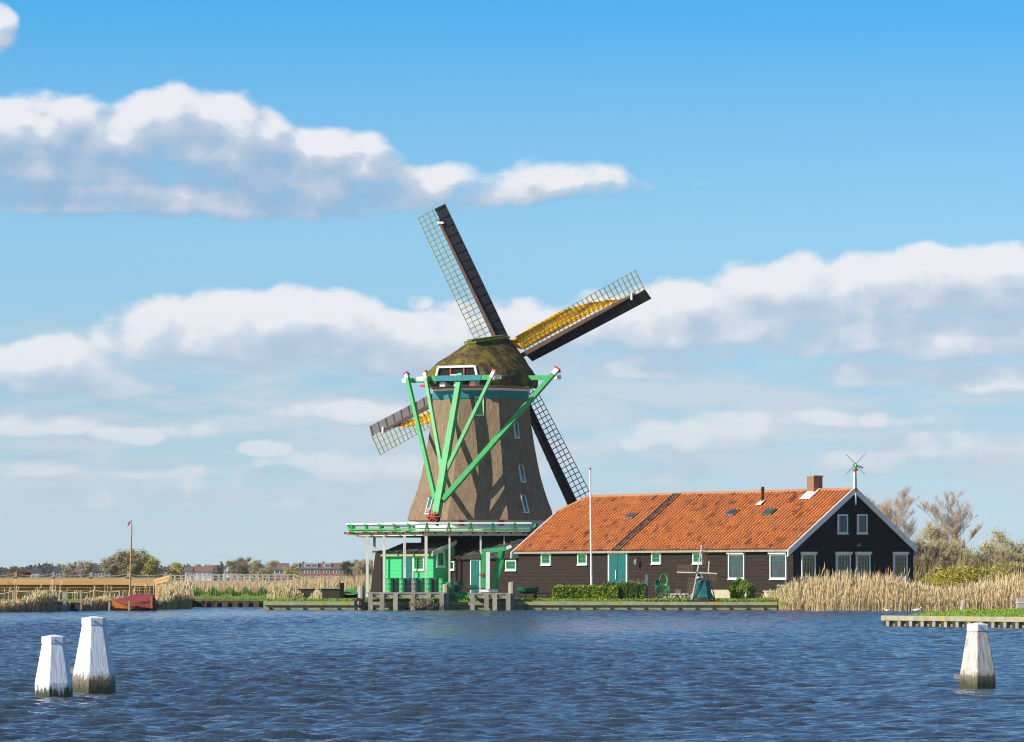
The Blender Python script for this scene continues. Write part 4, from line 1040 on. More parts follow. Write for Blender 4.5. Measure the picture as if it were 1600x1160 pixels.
rd = random.Random(2)
# sheet piling at the left
t = thing('sheet_piling', 'rusty brown sheet piling holding the grassy bank left of the mill', 'retaining wall', (XY(298, 279.4)[0], 279.4, 0)); L = 4.85
mb = MB(); x = 0
RUST = mat('rusty_steel', (.13, .075, .045), (.07, .045, .03), 3, .85)
while x < L: mb.prism([(x, 0, -.4), (x + .38, 0, -.4), (x + .38, 0, .42), (x, 0, .42)], (0, .1, 0)); x += .7
mb.build('front_panel', RUST, t); mb = MB(); mb.box(0, L, .25, .33, -.4, .40); mb.build('rear_panel', DARKW, t)

# ------------------------------------------------------------------ jetty before the mill
def mooring_post(px, py0, Y, w, label, m=OLDW, lean=0, name='mooring_post', group='mooring posts along the quay'):
    t = thing(name, label, 'mooring post', (XY(px, Y)[0], Y, 0), 0, group); h = ZP(py0, Y)
    mb = MB(); mb.lathe([(w / 2, -.6), (w / 2, h - .14), (w / 2 * .92, h - .05), (w / 2 * .6, h)], 10); mb.build('pile', m, t, smooth=35); return t
tp = mooring_post(564.5, 915, 256, .42, 'thick grey mooring post with a black tyre at the left end of the jetty')
mb = MB(); nmaj, nmin = 20, 8
for i in range(nmaj):
    a = 2 * math.pi * i / nmaj
    for j in range(nmin):
        b = 2 * math.pi * j / nmin; r = .21 + .085 * math.cos(b); mb.v.append((-.15 + r * math.cos(a), -.30 + .085 * math.sin(b), .42 + r * math.sin(a)))
for i in range(nmaj):
    for j in range(nmin): mb.f.append((i * nmin + j, ((i + 1) % nmaj) * nmin + j, ((i + 1) % nmaj) * nmin + (j + 1) % nmin, i * nmin + (j + 1) % nmin))
tyre = mb.build('tyre', RUBBER, None, smooth=60); tyre.location = tp.location; tag(tyre, 'black rubber tyre hung as a fender on the left mooring post', 'tyre')
mooring_post(696.5, 912.5, 255.5, .40, 'grey mooring post at the right end of the barrel jetty')
mooring_post(799.5, 909.5, 256, .42, 'tall pale grey mooring post right of the small green crane')
def jetty(name, label, px0, px1, Y, ztop, depth, legs, broken=0):
    x0 = XY(px0, Y)[0]; L = XY(px1, Y)[0] - x0; t = thing(name, label, 'jetty', (x0, Y, 0))
    mb = MB(); mb.box(0, L, 0, .16, ztop - .30, ztop - .08); mb.build('side_beam', OLDW, t); mb = MB(); mb.box(0, L, depth - .16, depth, ztop - .30, ztop - .08); mb.build('side_beam', OLDW, t)
    mb = MB(); y = -.06
    while y < depth: mb.box(-.05 + rd.uniform(-.05, .05), L + .05, y, y + .2, ztop - .078, ztop); y += .215
    mb.build('deck', OLDW, t)
    for px in legs:
        x = XY(px, Y)[0] - x0; mb = MB(); mb.box(x - .14, x + .14, -.16, .12, -.6, ztop - .08); mb.build('leg', OLDW, t); mb = MB(); mb.box(x - .12, x + .12, depth - .2, depth, -.2, ztop - .3); mb.build('leg', OLDW, t)
    return t
jetty('barrel_jetty', 'long weathered plank jetty carrying the row of barrels', 575, 694, 254.6, 1.06, 3.2, (579, 597, 618, 645, 670, 690))
mb = MB()
jetty('crane_jetty', 'short weathered jetty carrying the small green crane', 733, 797, 254.8, 1.02, 3.0, (738, 760, 773, 794))
# barrels
def barrel(label, m, loc, s=1.0, lid=None):
    t = thing('barrel', label, 'barrel', loc, rd.uniform(0, 6), 'steel barrels in a row on the jetty')
    mb = MB(); mb.lathe([(.205, 0), (.215, .02), (.205, .04), (.205, .28), (.217, .30), (.205, .32), (.205, .56), (.217, .58), (.205, .60), (.205, .84), (.215, .86), (.215, .88), (.19, .88), (.19, .865)], 20); mb.build('drum', m, t, smooth=40)
    mb = MB(); mb.lathe([(.186, .855), (.186, .868)], 20); mb.tube((.1, 0, .868), (.1, 0, .885), .03, n=8); mb.build('lid', lid or m, t); t.scale = (s, s, s); return t
BG = mat('barrel_green', (.045, .36, .10), (.03, .26, .075), 4, .45); BD = mat('barrel_dark_green', (.015, .12, .07), (.012, .08, .05), 4, .45); BGR = mat('barrel_grey', (.16, .18, .16), (.10, .12, .11), 4, .5)
names = ['first', 'second', 'third', 'fourth', 'fifth', 'sixth', 'seventh', 'eighth', 'ninth', 'tenth', 'last']
bs = [(609, BG), (618.5, BGR), (628.5, BG), (638, BGR), (648, BGR), (658.5, BG), (670, BG), (680, BGR), (690.5, BG)]
for i, (px, m) in enumerate(bs):
    Y = 256.4 + .25 * (i % 2); c = 'grey' if m is BGR else 'green'
    lid = RED if i == 4 else None
    barrel('%s %s barrel, %s from the left in the row on the jetty' % ('dull' if m is BGR else 'bright', c if i != 4 else 'grey green red lidded', names[i]), m, (XY(px, Y)[0], Y, 1.06), 1.0, lid)
barrel('stout green barrel standing just right of the mooring post', BG, (XY(703, 257.6)[0], 257.6, GZ), 1.28)
barrel('dark green barrel at the right end of the barrel row', BD, (XY(715, 258.2)[0], 258.2, GZ), 1.32)
# barrel lying on the bank
t = thing('barrel', 'bright green barrel lying on its side at the water edge', 'barrel', (XY(722, 257.2)[0], 257.2, GZ + .26)); mb = MB()
for a, b in ((-.42, -.38), (-.38, -.02), (-.02, .02), (.02, .38), (.38, .42)): mb.tube((a, 0, 0), (b, 0, 0), .245 if b - a < .1 else .235, n=20)
mb.build('drum', GREEN, t, smooth=40)
# small fenced bush in front of the jetty
bush('shrub', 'thin olive shrub sprouting before the barrel jetty', (XY(660, 254)[0], 254.2, .1), .95, .25, .62, 700, BUDO, .05, 4, stems=60)
# green crane / lift frame
Yc = 256.6; cr = thing('hoist_frame', 'small green timber hoist frame with white post on the jetty', 'hoist', (XY(774, Yc)[0], Yc, 1.02))
c_ = lambda px, py: (XY(px, Yc)[0] - XY(774, Yc)[0], 0, ZP(py, Yc) - 1.02)
def cb(nm, a, b, w, m, y=0, up=(0, 1, 0)): 
    mb = MB(); p, q = Vector(c_(*a)), Vector(c_(*b)); p.y = q.y = y; mb.beam(p, q, w, w, up); return mb.build(nm, m, cr)
cb('leg', (754.5, 919), (756, 861), .24, GREEN, -.1); cb('white_post', (762, 921), (762.5, 863), .25, WHITE, -.5)
cb('inclined_leg', (767, 920), (783, 860), .24, GREEN, -.1); cb('inclined_leg', (775.5, 922), (787.5, 858), .22, GREEN, .35)
cb('top_beam', (752, 862.5), (790, 857.5), .26, LGREEN, 0); cb('beam_end', (790, 857.5), (799, 853.5), .2, WHITE, 0); cb('beam_end', (750.5, 863), (752, 862.5), .28, WHITE, 0)
cb('base_sill', (749, 923.5), (778, 923.5), .16, WHITE, -.2)
cb('strut', (756, 895), (760, 880), .07, LGREEN, -.1); cb('strut', (755, 905), (761, 897), .07, LGREEN, -.1)
mb = MB(); p = Vector(c_(753, 898)); mb.lathe([(.02, p.z - .12), (.14, p.z - .06), (.14, p.z + .06), (.02, p.z + .12)], 8, (p.x, p.y - .25)); mb.build('winch', mat('rusty_red', (.35, .10, .05), (.22, .07, .04), 3, .8), cr)
# clutter on the crane jetty: sack barrow / cart
t = thing('hand_cart', 'low wooden hand cart with a green box beside the hoist frame', 'cart', (XY(737, 256.8)[0], 256.8, 1.02))
mb = MB(); mb.beam((-.8, 0, .12), (.5, 0, .3), .07, .07); mb.beam((-.8, .5, .12), (.5, .5, .3), .07, .07); mb.box(-.5, .4, -.05, .55, .26, .32); mb.beam((-.3, 0, 0), (-.1, 0, .28), .06, .06); mb.beam((.3, 0, 0), (.2, 0, .28), .06, .06); mb.build('frame', DARKW, t)
mb = MB(); mb.box(-.35, .35, 0, .5, .322, .5); mb.build('box', BD, t)
# green boat-like trough on trestles right of the crane
t = thing('rowing_boat', 'small dark green boat resting on timber blocks before the low barn', 'boat', (XY(825, 258.4)[0], 258.4, GZ))
def hull(L, Wd, H, nx=14, sheer=.12):
    mb = MB(); secs = []
    for i in range(nx + 1):
        s = i / nx * 2 - 1; w = Wd / 2 * (1 - abs(s) ** 2.6 * .85); zt = H + sheer * s * s; kb = .08 * s * s
        secs.append([(s * L / 2, -w, zt), (s * L / 2 * .97, -w * .8, kb + H * .35), (s * L / 2 * .93, 0, kb), (s * L / 2 * .97, w * .8, kb + H * .35), (s * L / 2, w, zt), (s * L / 2 * .96, w * .88, zt - .02), (s * L / 2 * .95, w * .6, kb + H * .42), (s * L / 2 * .92, 0, kb + .08), (s * L / 2 * .95, -w * .6, kb + H * .42), (s * L / 2 * .96, -w * .88, zt - .02)])
    n_ = 10
    for s in secs: mb.v.extend(s)
    for i in range(nx):
        for j in range(n_): mb.f.append((i * n_ + j, i * n_ + (j + 1) % n_, (i + 1) * n_ + (j + 1) % n_, (i + 1) * n_ + j))
    mb.f += [tuple(range(n_)), tuple(nx * n_ + i for i in range(n_))]
    return mb
h1 = hull(1.35, .6, .34); h1.v = [(x, y, z + .42) for x, y, z in h1.v]; h1.build('hull', BD, t)
mb = MB(); mb.box(-.55, -.35, -.3, .3, 0, .42); mb.build('block', DARKW, t); mb = MB(); mb.box(.35, .55, -.3, .3, 0, .42); mb.build('block', DARKW, t)
t = thing('long_bench', 'long low dark bench along the barn left of the hedge', 'bench', (XY(856, 262)[0], 262, GZ), 0)
mb = MB(); mb.box(-1.6, 1.6, -.2, .2, .40, .46); mb.build('seat', TAR, t)
for x in (-1.4, 0, 1.4): mb = MB(); mb.box(x - .05, x + .05, -.18, .18, 0, .4); mb.build('leg', TAR, t)

#@@GARDEN@@
# ------------------------------------------------------------------ garden
fp = P(924.5, 918, 259.5)
t = thing('flagpole', 'slim white flagpole with red top standing in the hedge', 'flagpole', (fp.x, 259.5, GZ)); top = P(922, 731, 259.5)
mb = MB(); mb.tube((0, 0, 0), (top.x - fp.x, 0, top.z - GZ - .12), .075, .05, 10); mb.build('pole', WHITE, t); mb = MB(); mb.tube((top.x - fp.x, 0, top.z - GZ - .12), (top.x - fp.x, 0, top.z - GZ), .07, .06, 10); mb.build('finial', RED, t)
bush('hedge', 'clipped yellow green hedge left section around the flagpole', (XY(914, 258.3)[0], 258.3, GZ), 2.0, .55, .86, 20000, LEAFG, .06, 1, 'hedge', True)
bush('hedge', 'taller darker right section of the hedge before the teal door', (XY(975, 258.6)[0], 258.6, GZ), 1.3, .6, 1.04, 15000, mat('darker_hedge_leaf', (.11, .19, .02), (.05, .10, .015), 1.5, .6, extra=((.26, .32, .03), 1.3, .56, .7)), .055, 2, 'hedge', True)
bush('shrub', 'round yellow green shrub under the first large window', (XY(1158, 258.2)[0], 258.2, GZ), .80, .62, 1.25, 8000, LEAFG, .06, 3)
def flowers(px, Y, z, m, label, w=.3, n=40):
    t = thing('flower_clump', label, 'flowers', (XY(px, Y)[0], Y, z)); p = rng.normal(0, 1, (n, 3)) * [w, .1, .05] + [0, 0, .2]; V, f = leafy(p, .045); fastmesh('petals', V, f, m, t)
    p = rng.normal(0, 1, (n * 2, 3)) * [w, .1, .05] + [0, 0, .08]; V, f = leafy(p, .07); fastmesh('leaves', V, f, LEAFG, t)
PINK = mat('pink_petal', (.6, .2, .2), (.5, .3, .25), 5, .7); YEL = mat('yellow_petal', (.8, .5, .02), (.7, .4, .02), 5, .7)
flowers(903, 260.3, GZ + .68, PINK, 'pink flowers showing behind the hedge left of the flagpole', .35, 60); flowers(986, 260, GZ + .98, PINK, 'pale pink flowers above the dark hedge section', .4, 80)
flowers(1195, 257.4, GZ, YEL, 'yellow and red flowers in the lawn near the reeds', .25); flowers(1209, 257.3, GZ, YEL, 'small yellow flower clump at the reed edge', .12, 16)
flowers(1042, 257.6, GZ, WHITE, 'small pale flowers in the lawn before the green bench', .4, 30)
# green post, pump, bench, low wall
t = thing('garden_post', 'slim grey green post right of the hedge', 'post', (XY(1010, 258.6)[0], 258.6, GZ)); mb = MB(); mb.beam((0, 0, 0), (0, 0, 1.58), .17, .17); mb.build('shaft', mat('grey_green', (.13, .21, .18), (.09, .15, .13), 3, .7), t); mb = MB(); mb.lathe([(.12, 1.58), (.02, 1.7)], 4, a0=.785); mb.build('point', DTEAL, t)
t = thing('garden_pump', 'old dark green garden pump with coiled hose by the barn wall', 'pump', (XY(1027, 262)[0], 262, GZ))
mb = MB(); mb.lathe([(.16, 0), (.16, .1), (.10, .14), (.10, .85), (.17, .9), (.17, 1.15), (.05, 1.3)], 12); mb.tube((0, 0, .95), (-.32, 0, .85), .05, .04); mb.build('barrel', BD, t)
mb = MB(); mb.beam((0, 0, 1.2), (.35, 0, 1.0), .05, .05); mb.beam((.35, 0, 1.0), (.42, 0, .6), .04, .04); mb.build('handle', GREEN, t)
t = thing('hose_reel', 'green hose coiled on the barn wall right of the pump', 'hose', (XY(1037, 267.5)[0], 267.5, GZ)); mb = MB()
for k in range(4):
    for i in range(18):
        a, b = 2 * math.pi * i / 18, 2 * math.pi * (i + 1) / 18; r = .2 + .02 * k; q = lambda an: (r * math.cos(an), -.04 * k, 1.25 + 1.6 * r * math.sin(an)); mb.tube(q(a), q(b), .022, n=5, caps=False)
mb.beam((.15, 0, .1), (.05, 0, 1.0), .05, .05); mb.build('coil', GREEN, t)
t = thing('slatted_bench', 'light green slatted bench facing the river near the pump', 'bench', (XY(1037, 258.8)[0], 258.8, GZ), R(8))
for i in range(6): mb = MB(); z_ = .42 + .09 * i if i > 1 else .42; yy = (.3 + .04 * (i - 2)) if i > 1 else .02 + .2 * i; mb.box(-.44, .44, yy, yy + (.03 if i > 1 else .15), z_, z_ + (.06 if i > 1 else .03)); mb.build('slat', LGREEN, t)
for x in (-.4, .4):
    mb = MB(); mb.beam((x, .02, 0), (x, .02, .42), .05, .05); mb.beam((x, .3, 0), (x, .5, .9), .05, .05); mb.beam((x, .02, .4), (x, .32, .4), .05, .05); mb.build('leg', LGREEN, t)
t = thing('rubble_wall', 'low pale rubble edging between the bench and the little windmill', 'low wall', (XY(1045, 261)[0], 261, GZ)); mb = MB()
for k in range(60):
    x = rd.uniform(0, 1.5); mb.lathe([(.02, 0), (rd.uniform(.06, .12), .08), (.03, .17)], 6, (x, rd.uniform(-.1, .1)), rd.random()); v = mb.v[-18:]; dz_ = rd.choice((0, .13, .26)); mb.v[-18:] = [(a, b, c + dz_) for a, b, c in v]
mb.build('stones', mat('pale_stone', (.55, .50, .42), (.38, .34, .28), 8, .9), t)
t = thing('metal_box', 'pale grey metal box standing on the rubble edging', 'box', (XY(1060, 261.3)[0], 261.3, GZ)); mb = MB(); mb.box(-.16, .16, 0, .2, 0, .66); mb.build('case', METAL, t, bevel=.015); mb = MB(); mb.box(-.18, .18, -.02, .22, .662, .70); mb.build('lid', METAL, t)
t = thing('garden_table', 'small white topped table with plants below the second large window', 'table', (XY(1224, 258.5)[0], 258.5, GZ), R(5))
mb = MB(); mb.box(-.36, .36, -.25, .25, .92, .97); mb.build('tabletop', WHITE, t)
for x, y in ((-.3, -.2), (.3, -.2), (-.3, .2), (.3, .2)): mb = MB(); mb.beam((x, y, 0), (x * .8, y, .92), .05, .05); mb.build('leg', BD, t)
t = thing('iron_bench', 'thin dark iron garden bench left of the white topped table', 'bench', (XY(1205, 260)[0], 260, GZ))
mb = MB(); mb.box(-.6, .5, -.2, .2, .5, .53); mb.build('seat', TARD, t)
for x in (-.5, .4):
    mb = MB(); mb.beam((x - .15, 0, 0), (x + .05, 0, .5), .04, .04); mb.build('leg', METAL, t); mb = MB(); mb.beam((x + .15, .1, 0), (x, .1, .5), .04, .04); mb.build('leg', METAL, t)
t = thing('garden_ornament', 'small grey blue stone bird ornament by the round shrub', 'ornament', (XY(1166, 257.4)[0], 257.4, GZ))
mb = MB(); mb.lathe([(.09, 0), (.10, .04), (.05, .1), (.12, .2), (.13, .3), (.07, .4), (.05, .48), (.075, .54), (.02, .6)], 10); mb.tube((.04, 0, .54), (.14, 0, .52), .025, .008, 6); mb.build('figure', METAL, t, smooth=50)

# miniature windmill
YW = 257.3; mw = thing('miniature_windmill', 'small green model windmill on a dark base on the lawn', 'model windmill', (XY(1098.5, YW)[0], YW, GZ))
w_ = lambda px, py, y=0: Vector((XY(px, YW)[0] - XY(1098.5, YW)[0], y, ZP(py, YW) - GZ))
mb = MB(); mb.lathe([(.95, -.02), (.95, .06), (.80, .061), (.80, .16)], 8, a0=.39); mb.build('brick_base', mat('dark_brick', (.07, .05, .045), (.04, .03, .03), 4, .9), mw)
def eight(prof): mb = MB(); mb.lathe(prof, 8, a0=.39); return mb
zb_ = w_(0, 934).z
eight([(.66, .16), (.72, zb_), (.56, zb_ + .28), (.46, zb_ + .7), (.40, w_(0, 903).z)]).build('body', DTEAL, mw)
eight([(.56, .161), (.60, zb_ - .01)]).build('skirt', BD, mw)
zc0 = w_(0, 903).z; eight([(.46, zc0), (.46, zc0 + .06), (.36, zc0 + .28), (.2, zc0 + .42), (.03, zc0 + .46)]).build('cap', mat('little_cap', (.05, .06, .045), (.03, .035, .03), 4, .8), mw)
mb = MB(); mb.beam((-.1, -.52, zc0 + .12), (-.1, .1, zc0 + .22), .12, .12); mb.beam((-.42, -.42, zc0 + .02), (.1, -.48, zc0 + .02), .08, .1); mb.build('windshaft', WHITE, mw)
mb = MB(); mb.beam((.45, .3, zc0), (.75, .5, .1), .05, .05); mb.build('tail_pole', OLDW, mw); mb = MB(); q0, q1 = w_(1107, 897, .3), w_(1108, 877, .3); mb.beam(q0, q1, .07, .05); mb.build('flag_stick', WHITEW, mw)
hubm = w_(1088.5, 895, -.62)
for (px, py, lat) in ((1095.5, 852, 'r'), (1119.5, 896.5, 'd'), (1080, 938, 'l'), (1057, 894.5, 'u')):
    tip = w_(px, py, -.62 if px < 1090 else -.62); d_ = (tip - hubm); L = d_.length; d_.normalize()
    mb = MB(); mb.beam(hubm - d_ * .05, tip, .075, .06, (0, 1, 0)); s_ = mb.build('sail', WHITEW, mw)
    sd_ = {'r': Vector((1, 0, .2)), 'd': Vector((-.1, 0, -1)), 'l': Vector((-1, 0, -.2)), 'u': Vector((.15, 0, 1))}[lat]; sd_ = (sd_ - d_ * sd_.dot(d_)).normalized()
    mb = MB()
    for k in range(12): r = L * (.22 + .76 * k / 11); mb.beam(hubm + d_ * r, hubm + d_ * r + sd_ * .42 + Vector((0, .06, 0)), .03, .03)
    for c in (.14, .28, .42): mb.beam(hubm + d_ * L * .22 + sd_ * c + Vector((0, c * .14, 0)), hubm + d_ * L * .98 + sd_ * c + Vector((0, c * .14, 0)), .028, .028)
    mb.build('lattice', mat('little_lattice', (.20, .13, .08), (.12, .08, .05), 4, .9), s_)

#@@RIGHT@@
# ------------------------------------------------------------------ right bank reeds
def shore_y(x):
    xs = [p[0] for p in shore]; ys = [p[1] for p in shore]; return np.interp(x, xs, ys)
n = 46000
x = rng.uniform(16.2, 37, n); y = shore_y(x) - .35 + rng.random(n) ** 1.3 * 7.8
dpx = 800 + F * x / y
hmax = np.interp(dpx, [1215, 1235, 1260, 1300, 1400, 1440, 1480, 1540, 1600, 1800], [.8, 1.2, 1.45, 1.6, 1.55, 1.05, .9, 1.25, 1.75, 1.95])
rr = rng.random(n); clump = 1 + .17 * np.sin(x * 5.1 + y * 2) * np.sin(x * 1.7 + 1) + .08 * np.sin(x * 13)
h = hmax * clump * np.where(rr < .72, rng.uniform(.3, .75, n), rng.normal(.93, .17, n))
h *= np.interp(y - shore_y(x), [0, .6, 1.5], [.75, .95, 1])
z = np.where(y < shore_y(x) + .5, -.05, GZ - .2)
o = reeds(np.stack([x, y, z], -1), np.clip(h, .3, 3), REED, 'reed_bed', .024, .13, gm=GREENLEAF, green=.02); tag(o, 'tall dry reeds along the right bank before the gable', 'reeds', kind='stuff')
mb = MB()
# low reed litter at the water line
n = 5000; x = rng.uniform(16, 37, n); y = shore_y(x) - .3 + rng.random(n) * .6
o = reeds(np.stack([x, y, np.full(n, -.05)], -1), rng.uniform(.2, .8, n), mat('reed_litter', (.30, .20, .10), (.18, .12, .06), 4, .9), 'reed_litter', .045, .5, plume=False); tag(o, 'broken brown reed stubble at the right water line', 'reeds', kind='stuff')
# shrubs and trees behind
bush('shrub', 'golden green bushy willow shrub rising out of the right reeds', P(1508, 912, 262).xyz[:2] + (GZ,), 1.9, 1.2, 2.1, 6500, BUDY, .08, 11)
bush('shrub', 'low orange green shrub left of the golden willow shrub', P(1468, 912, 264).xyz[:2] + (GZ,), 1.1, .9, 1.7, 3000, BUDY, .08, 12)
bush('shrub', 'darker green shrub between the reeds and the far thicket', P(1556, 905, 270).xyz[:2] + (GZ,), 1.8, 1.2, 1.9, 3600, BUDY, .08, 13)
tl = [('tall bare tree rising just right of the roof slope', 1413, 757, 372, 1, .62, .8, 4, 1, BARKR, None, 0),
      ('bare feathery tree with a forked top right of the tallest one', 1470, 765, 380, 2, .58, .8, 4, 1, BARKR, None, 0),
      ('slender pale tree directly behind the barn roof edge', 1381, 772, 378, 3, .5, .9, 4, 1, BARKR, None, 0),
      ('smaller leaning bare tree with yellowish lower shoots', 1452, 815, 352, 4, .6, .7, 4, 1, BARKP, BUD, 900),
      ('narrow upright bare tree above the yellow thicket', 1503, 815, 360, 5, .38, 1.0, 4, 1, BARKR, None, 0),
      ('rounded brown tree beside the house corner', 1437, 842, 335, 6, .5, .6, 4, 2, BARK, BUDO, 1800),
      ('yellow green willow in the middle of the thicket', 1486, 836, 340, 7, .5, .6, 4, 2, BARKP, BUD, 3000),
      ('golden budding tree right of the thicket centre', 1519, 848, 345, 8, .5, .6, 4, 2, BARKP, BUD, 2600),
      ('greenish tree with thin crown near the right edge', 1567, 828, 350, 9, .6, .75, 4, 1, BARKP, BUD, 1700),
      ('olive tree at the right edge of the view', 1597, 843, 345, 10, .5, .6, 4, 2, BARKP, BUD, 2400),
      ('low brown tree at the thicket foot beside the picket fence', 1448, 864, 322, 11, .55, .5, 4, 2, BARK, BUDO, 1600),
      ('low dull tree between the golden tree and the far right ones', 1543, 860, 332, 12, .55, .5, 4, 2, BARK, BUDO, 2000),
      ('bushy tree half hidden behind the reeds at far right', 1580, 866, 320, 13, .55, .5, 4, 2, BARKP, BUD, 2200)]
for (lab, px, py, Y, sd2, sp, up, lv, tr, bk, lf, nl) in tl:
    H = ZP(py, Y) - GZ
    bare_tree('bare_tree' if not lf else 'budding_tree', lab, (XY(px, Y)[0], Y, GZ), H, sp, up, lv, sd2, r0=.10 if H > 6 else .07, rmin=.011, bark=bk, leaf=lf, nleaf=nl, lsize=.075, group='trees on the right bank', trunks=1 if tr == 1 else 4, nb=6, first=.25)
# thicket undergrowth
n = 9000; px = rng.uniform(1395, 1640, n); Y = rng.uniform(315, 370, n); x = (px - 800) * Y / F
hm = np.interp(px, [1395, 1430, 1500, 1600, 1640], [2.2, 3.0, 3.2, 3.0, 3.0]) * (1 + .25 * np.sin(px * .11) + .15 * np.sin(px * .31))
o = reeds(np.stack([x, Y, np.full(n, GZ)], -1), hm * rng.uniform(.5, 1.05, n), reed_mat('thicket_twig', (.36, .27, .12), (.24, .18, .08), (.34, .31, .08)), 'thicket', .05, .35, plume=False, gm=BUDO, green=.35); tag(o, 'tangled brown and olive thicket behind the right reeds', 'thicket', kind='stuff')
# white picket fence by the gable corner
Yp = 275; t = thing('picket_fence', 'short white picket fence right of the black gable', 'fence', (XY(1424, Yp)[0], Yp, GZ)); 
for k in range(12): mb = MB(); mb.box(k * .11, k * .11 + .06, 0, .03, 0, 1.12 + .03 * (k % 2)); mb.build('picket', WHITE, t)
mb = MB(); mb.box(-.05, 1.4, .032, .07, .3, .38); mb.box(-.05, 1.4, .032, .07, .85, .93); mb.build('rail', WHITE, t)

# ------------------------------------------------------------------ lawn dock at right
Yd = 171.0
t = thing('timber_quay', 'yellow lichened timber landing stage in the water at lower right', 'quay', (XY(1380, Yd)[0], Yd, 0), math.atan2(-9.0 + .0, XY(1600, 162)[0] + 3 - XY(1380, Yd)[0]) * 1.0)
L = 12.5
mb = MB(); mb.box(0, L, -.12, .30, .22, .42); mb.build('cap_beam', LICH, t)
mb = MB(); mb.box(0.05, L, .10, .18, -.5, .218); mb.build('sheet_boards', mat('green_stained_board', (.30, .26, .13), (.14, .16, .05), 2, .9, stretch=(1, 1, 3)), t)
x = .08
k = 0
while x < L: mb = MB(); mb.box(x, x + .17, -.08, .098, -.5, .218); mb.build('post', DARKW if k % 2 == 0 else OLDW, t); x += (.17 if k % 2 == 0 else .48); k += 1
# lawn spit behind it
rzq = t.rotation_euler.z; qo = Vector((XY(1380, Yd)[0], Yd)); qd = Vector((math.cos(rzq), math.sin(rzq))); qn = Vector((-qd.y, qd.x))
pts = [qo + qd * .02 + qn * .28, qo + qd * L + qn * .28, qo + qd * 30 + qn * .28, Vector((60, 206)), Vector((XY(1600, 209)[0], 209)), Vector((XY(1500, 200)[0], 200)), Vector((XY(1442, 186)[0], 186)), qo + qd * .1 + qn * 1.4]
mb = MB(); mb.prism([(p.x, p.y, .40) for p in pts], (0, 0, -1.0)); 
GRASS = mat('short_lawn', (.16, .26, .03), (.11, .18, .02), 1.2, .9, .05, 9, spec=.1)
o = mb.build('lawn', GRASS); tag(o, 'bright green lawn spit behind the timber landing stage', kind='structure')
n = 14000; u = rng.random((n, 2)); xx = qo.x + 1 + u[:, 0] * 9; yy = 164 + u[:, 1] * 44
def inside(px_, py_, poly):
    c = np.zeros(len(px_), bool); j = len(poly) - 1
    for i in range(len(poly)):
        xi, yi, xj, yj = poly[i].x, poly[i].y, poly[j].x, poly[j].y
        c ^= ((yi > py_) != (yj > py_)) & (px_ < (xj - xi) * (py_ - yi) / (yj - yi + 1e-9) + xi); j = i
    return c
ok = inside(xx, yy, pts); xx, yy = xx[ok], yy[ok]
GBL = mat('lawn_blade', (.25, .37, .05), (.16, .26, .03), 2, .8, spec=.2)
o = reeds(np.stack([xx, yy, np.full(len(xx), .40)], -1), rng.uniform(.03, .09, len(xx)), GBL, 'lawn_grass', .03, .5, plume=False); tag(o, 'short grass of the lawn spit at right', 'grass', kind='stuff')
t = thing('concrete_pillar', 'pale squared concrete block at the right edge of the lawn', 'pillar', (XY(1599, 214)[0], 214, .38)); mb = MB(); mb.box(-.3, .9, 0, .6, 0, ZP(935, 214) - .38); mb.build('block', mat('pale_concrete', (.42, .40, .34), (.33, .31, .27), 3, .9, .01), t, bevel=.02)
mb = MB(); mb.box(-.33, .93, -.03, .63, ZP(943, 214) - .38, ZP(942, 214) - .36); mb.build('band', WHITEW, t)
t = thing('stake', 'leaning pale stake standing in the reeds behind the lawn', 'stake', (XY(1501.5, 212)[0], 212, .2)); mb = MB(); mb.beam((0, 0, 0), (.09, 0, ZP(937.5, 212) - .2), .10, .08); mb.build('shaft', WHITEW, t)
t = thing('stake', 'short dark stake in the water behind the landing stage', 'stake', (XY(1458, 190)[0], 190, -.3)); mb = MB(); mb.beam((0, 0, 0), (0, 0, ZP(949, 190) + .3), .06, .06); mb.build('shaft', OLDW, t)
def gull(px, Y, z, label, s=1.0):
    t = thing('gull', label, 'gull', (XY(px, Y)[0], Y, z), R(180 if s < 1 else 0)); n_ = 8
    pr = [(-.26, .09, .01), (-.18, .09, .05), (-.05, .08, .085), (.08, .09, .075), (.15, .13, .045), (.18, .19, .035), (.22, .22, .045), (.27, .215, .03), (.33, .205, .006)]; mb = MB()
    for x, z_, r in pr:
        for i in range(n_): a = 6.283 * i / n_; mb.v.append((x * s, r * math.cos(a) * s, (z_ + r * math.sin(a)) * s))
    for k in range(len(pr) - 1):
        for i in range(n_): mb.f.append((k * n_ + i, k * n_ + (i + 1) % n_, (k + 1) * n_ + (i + 1) % n_, (k + 1) * n_ + i))
    mb.build('body', WHITE, t, smooth=60)
gull(1433, 244.5, -.02, 'white gull floating before the right reeds'); gull(1386, 245, -.02, 'smaller gull floating left of the other near the reeds', .8)

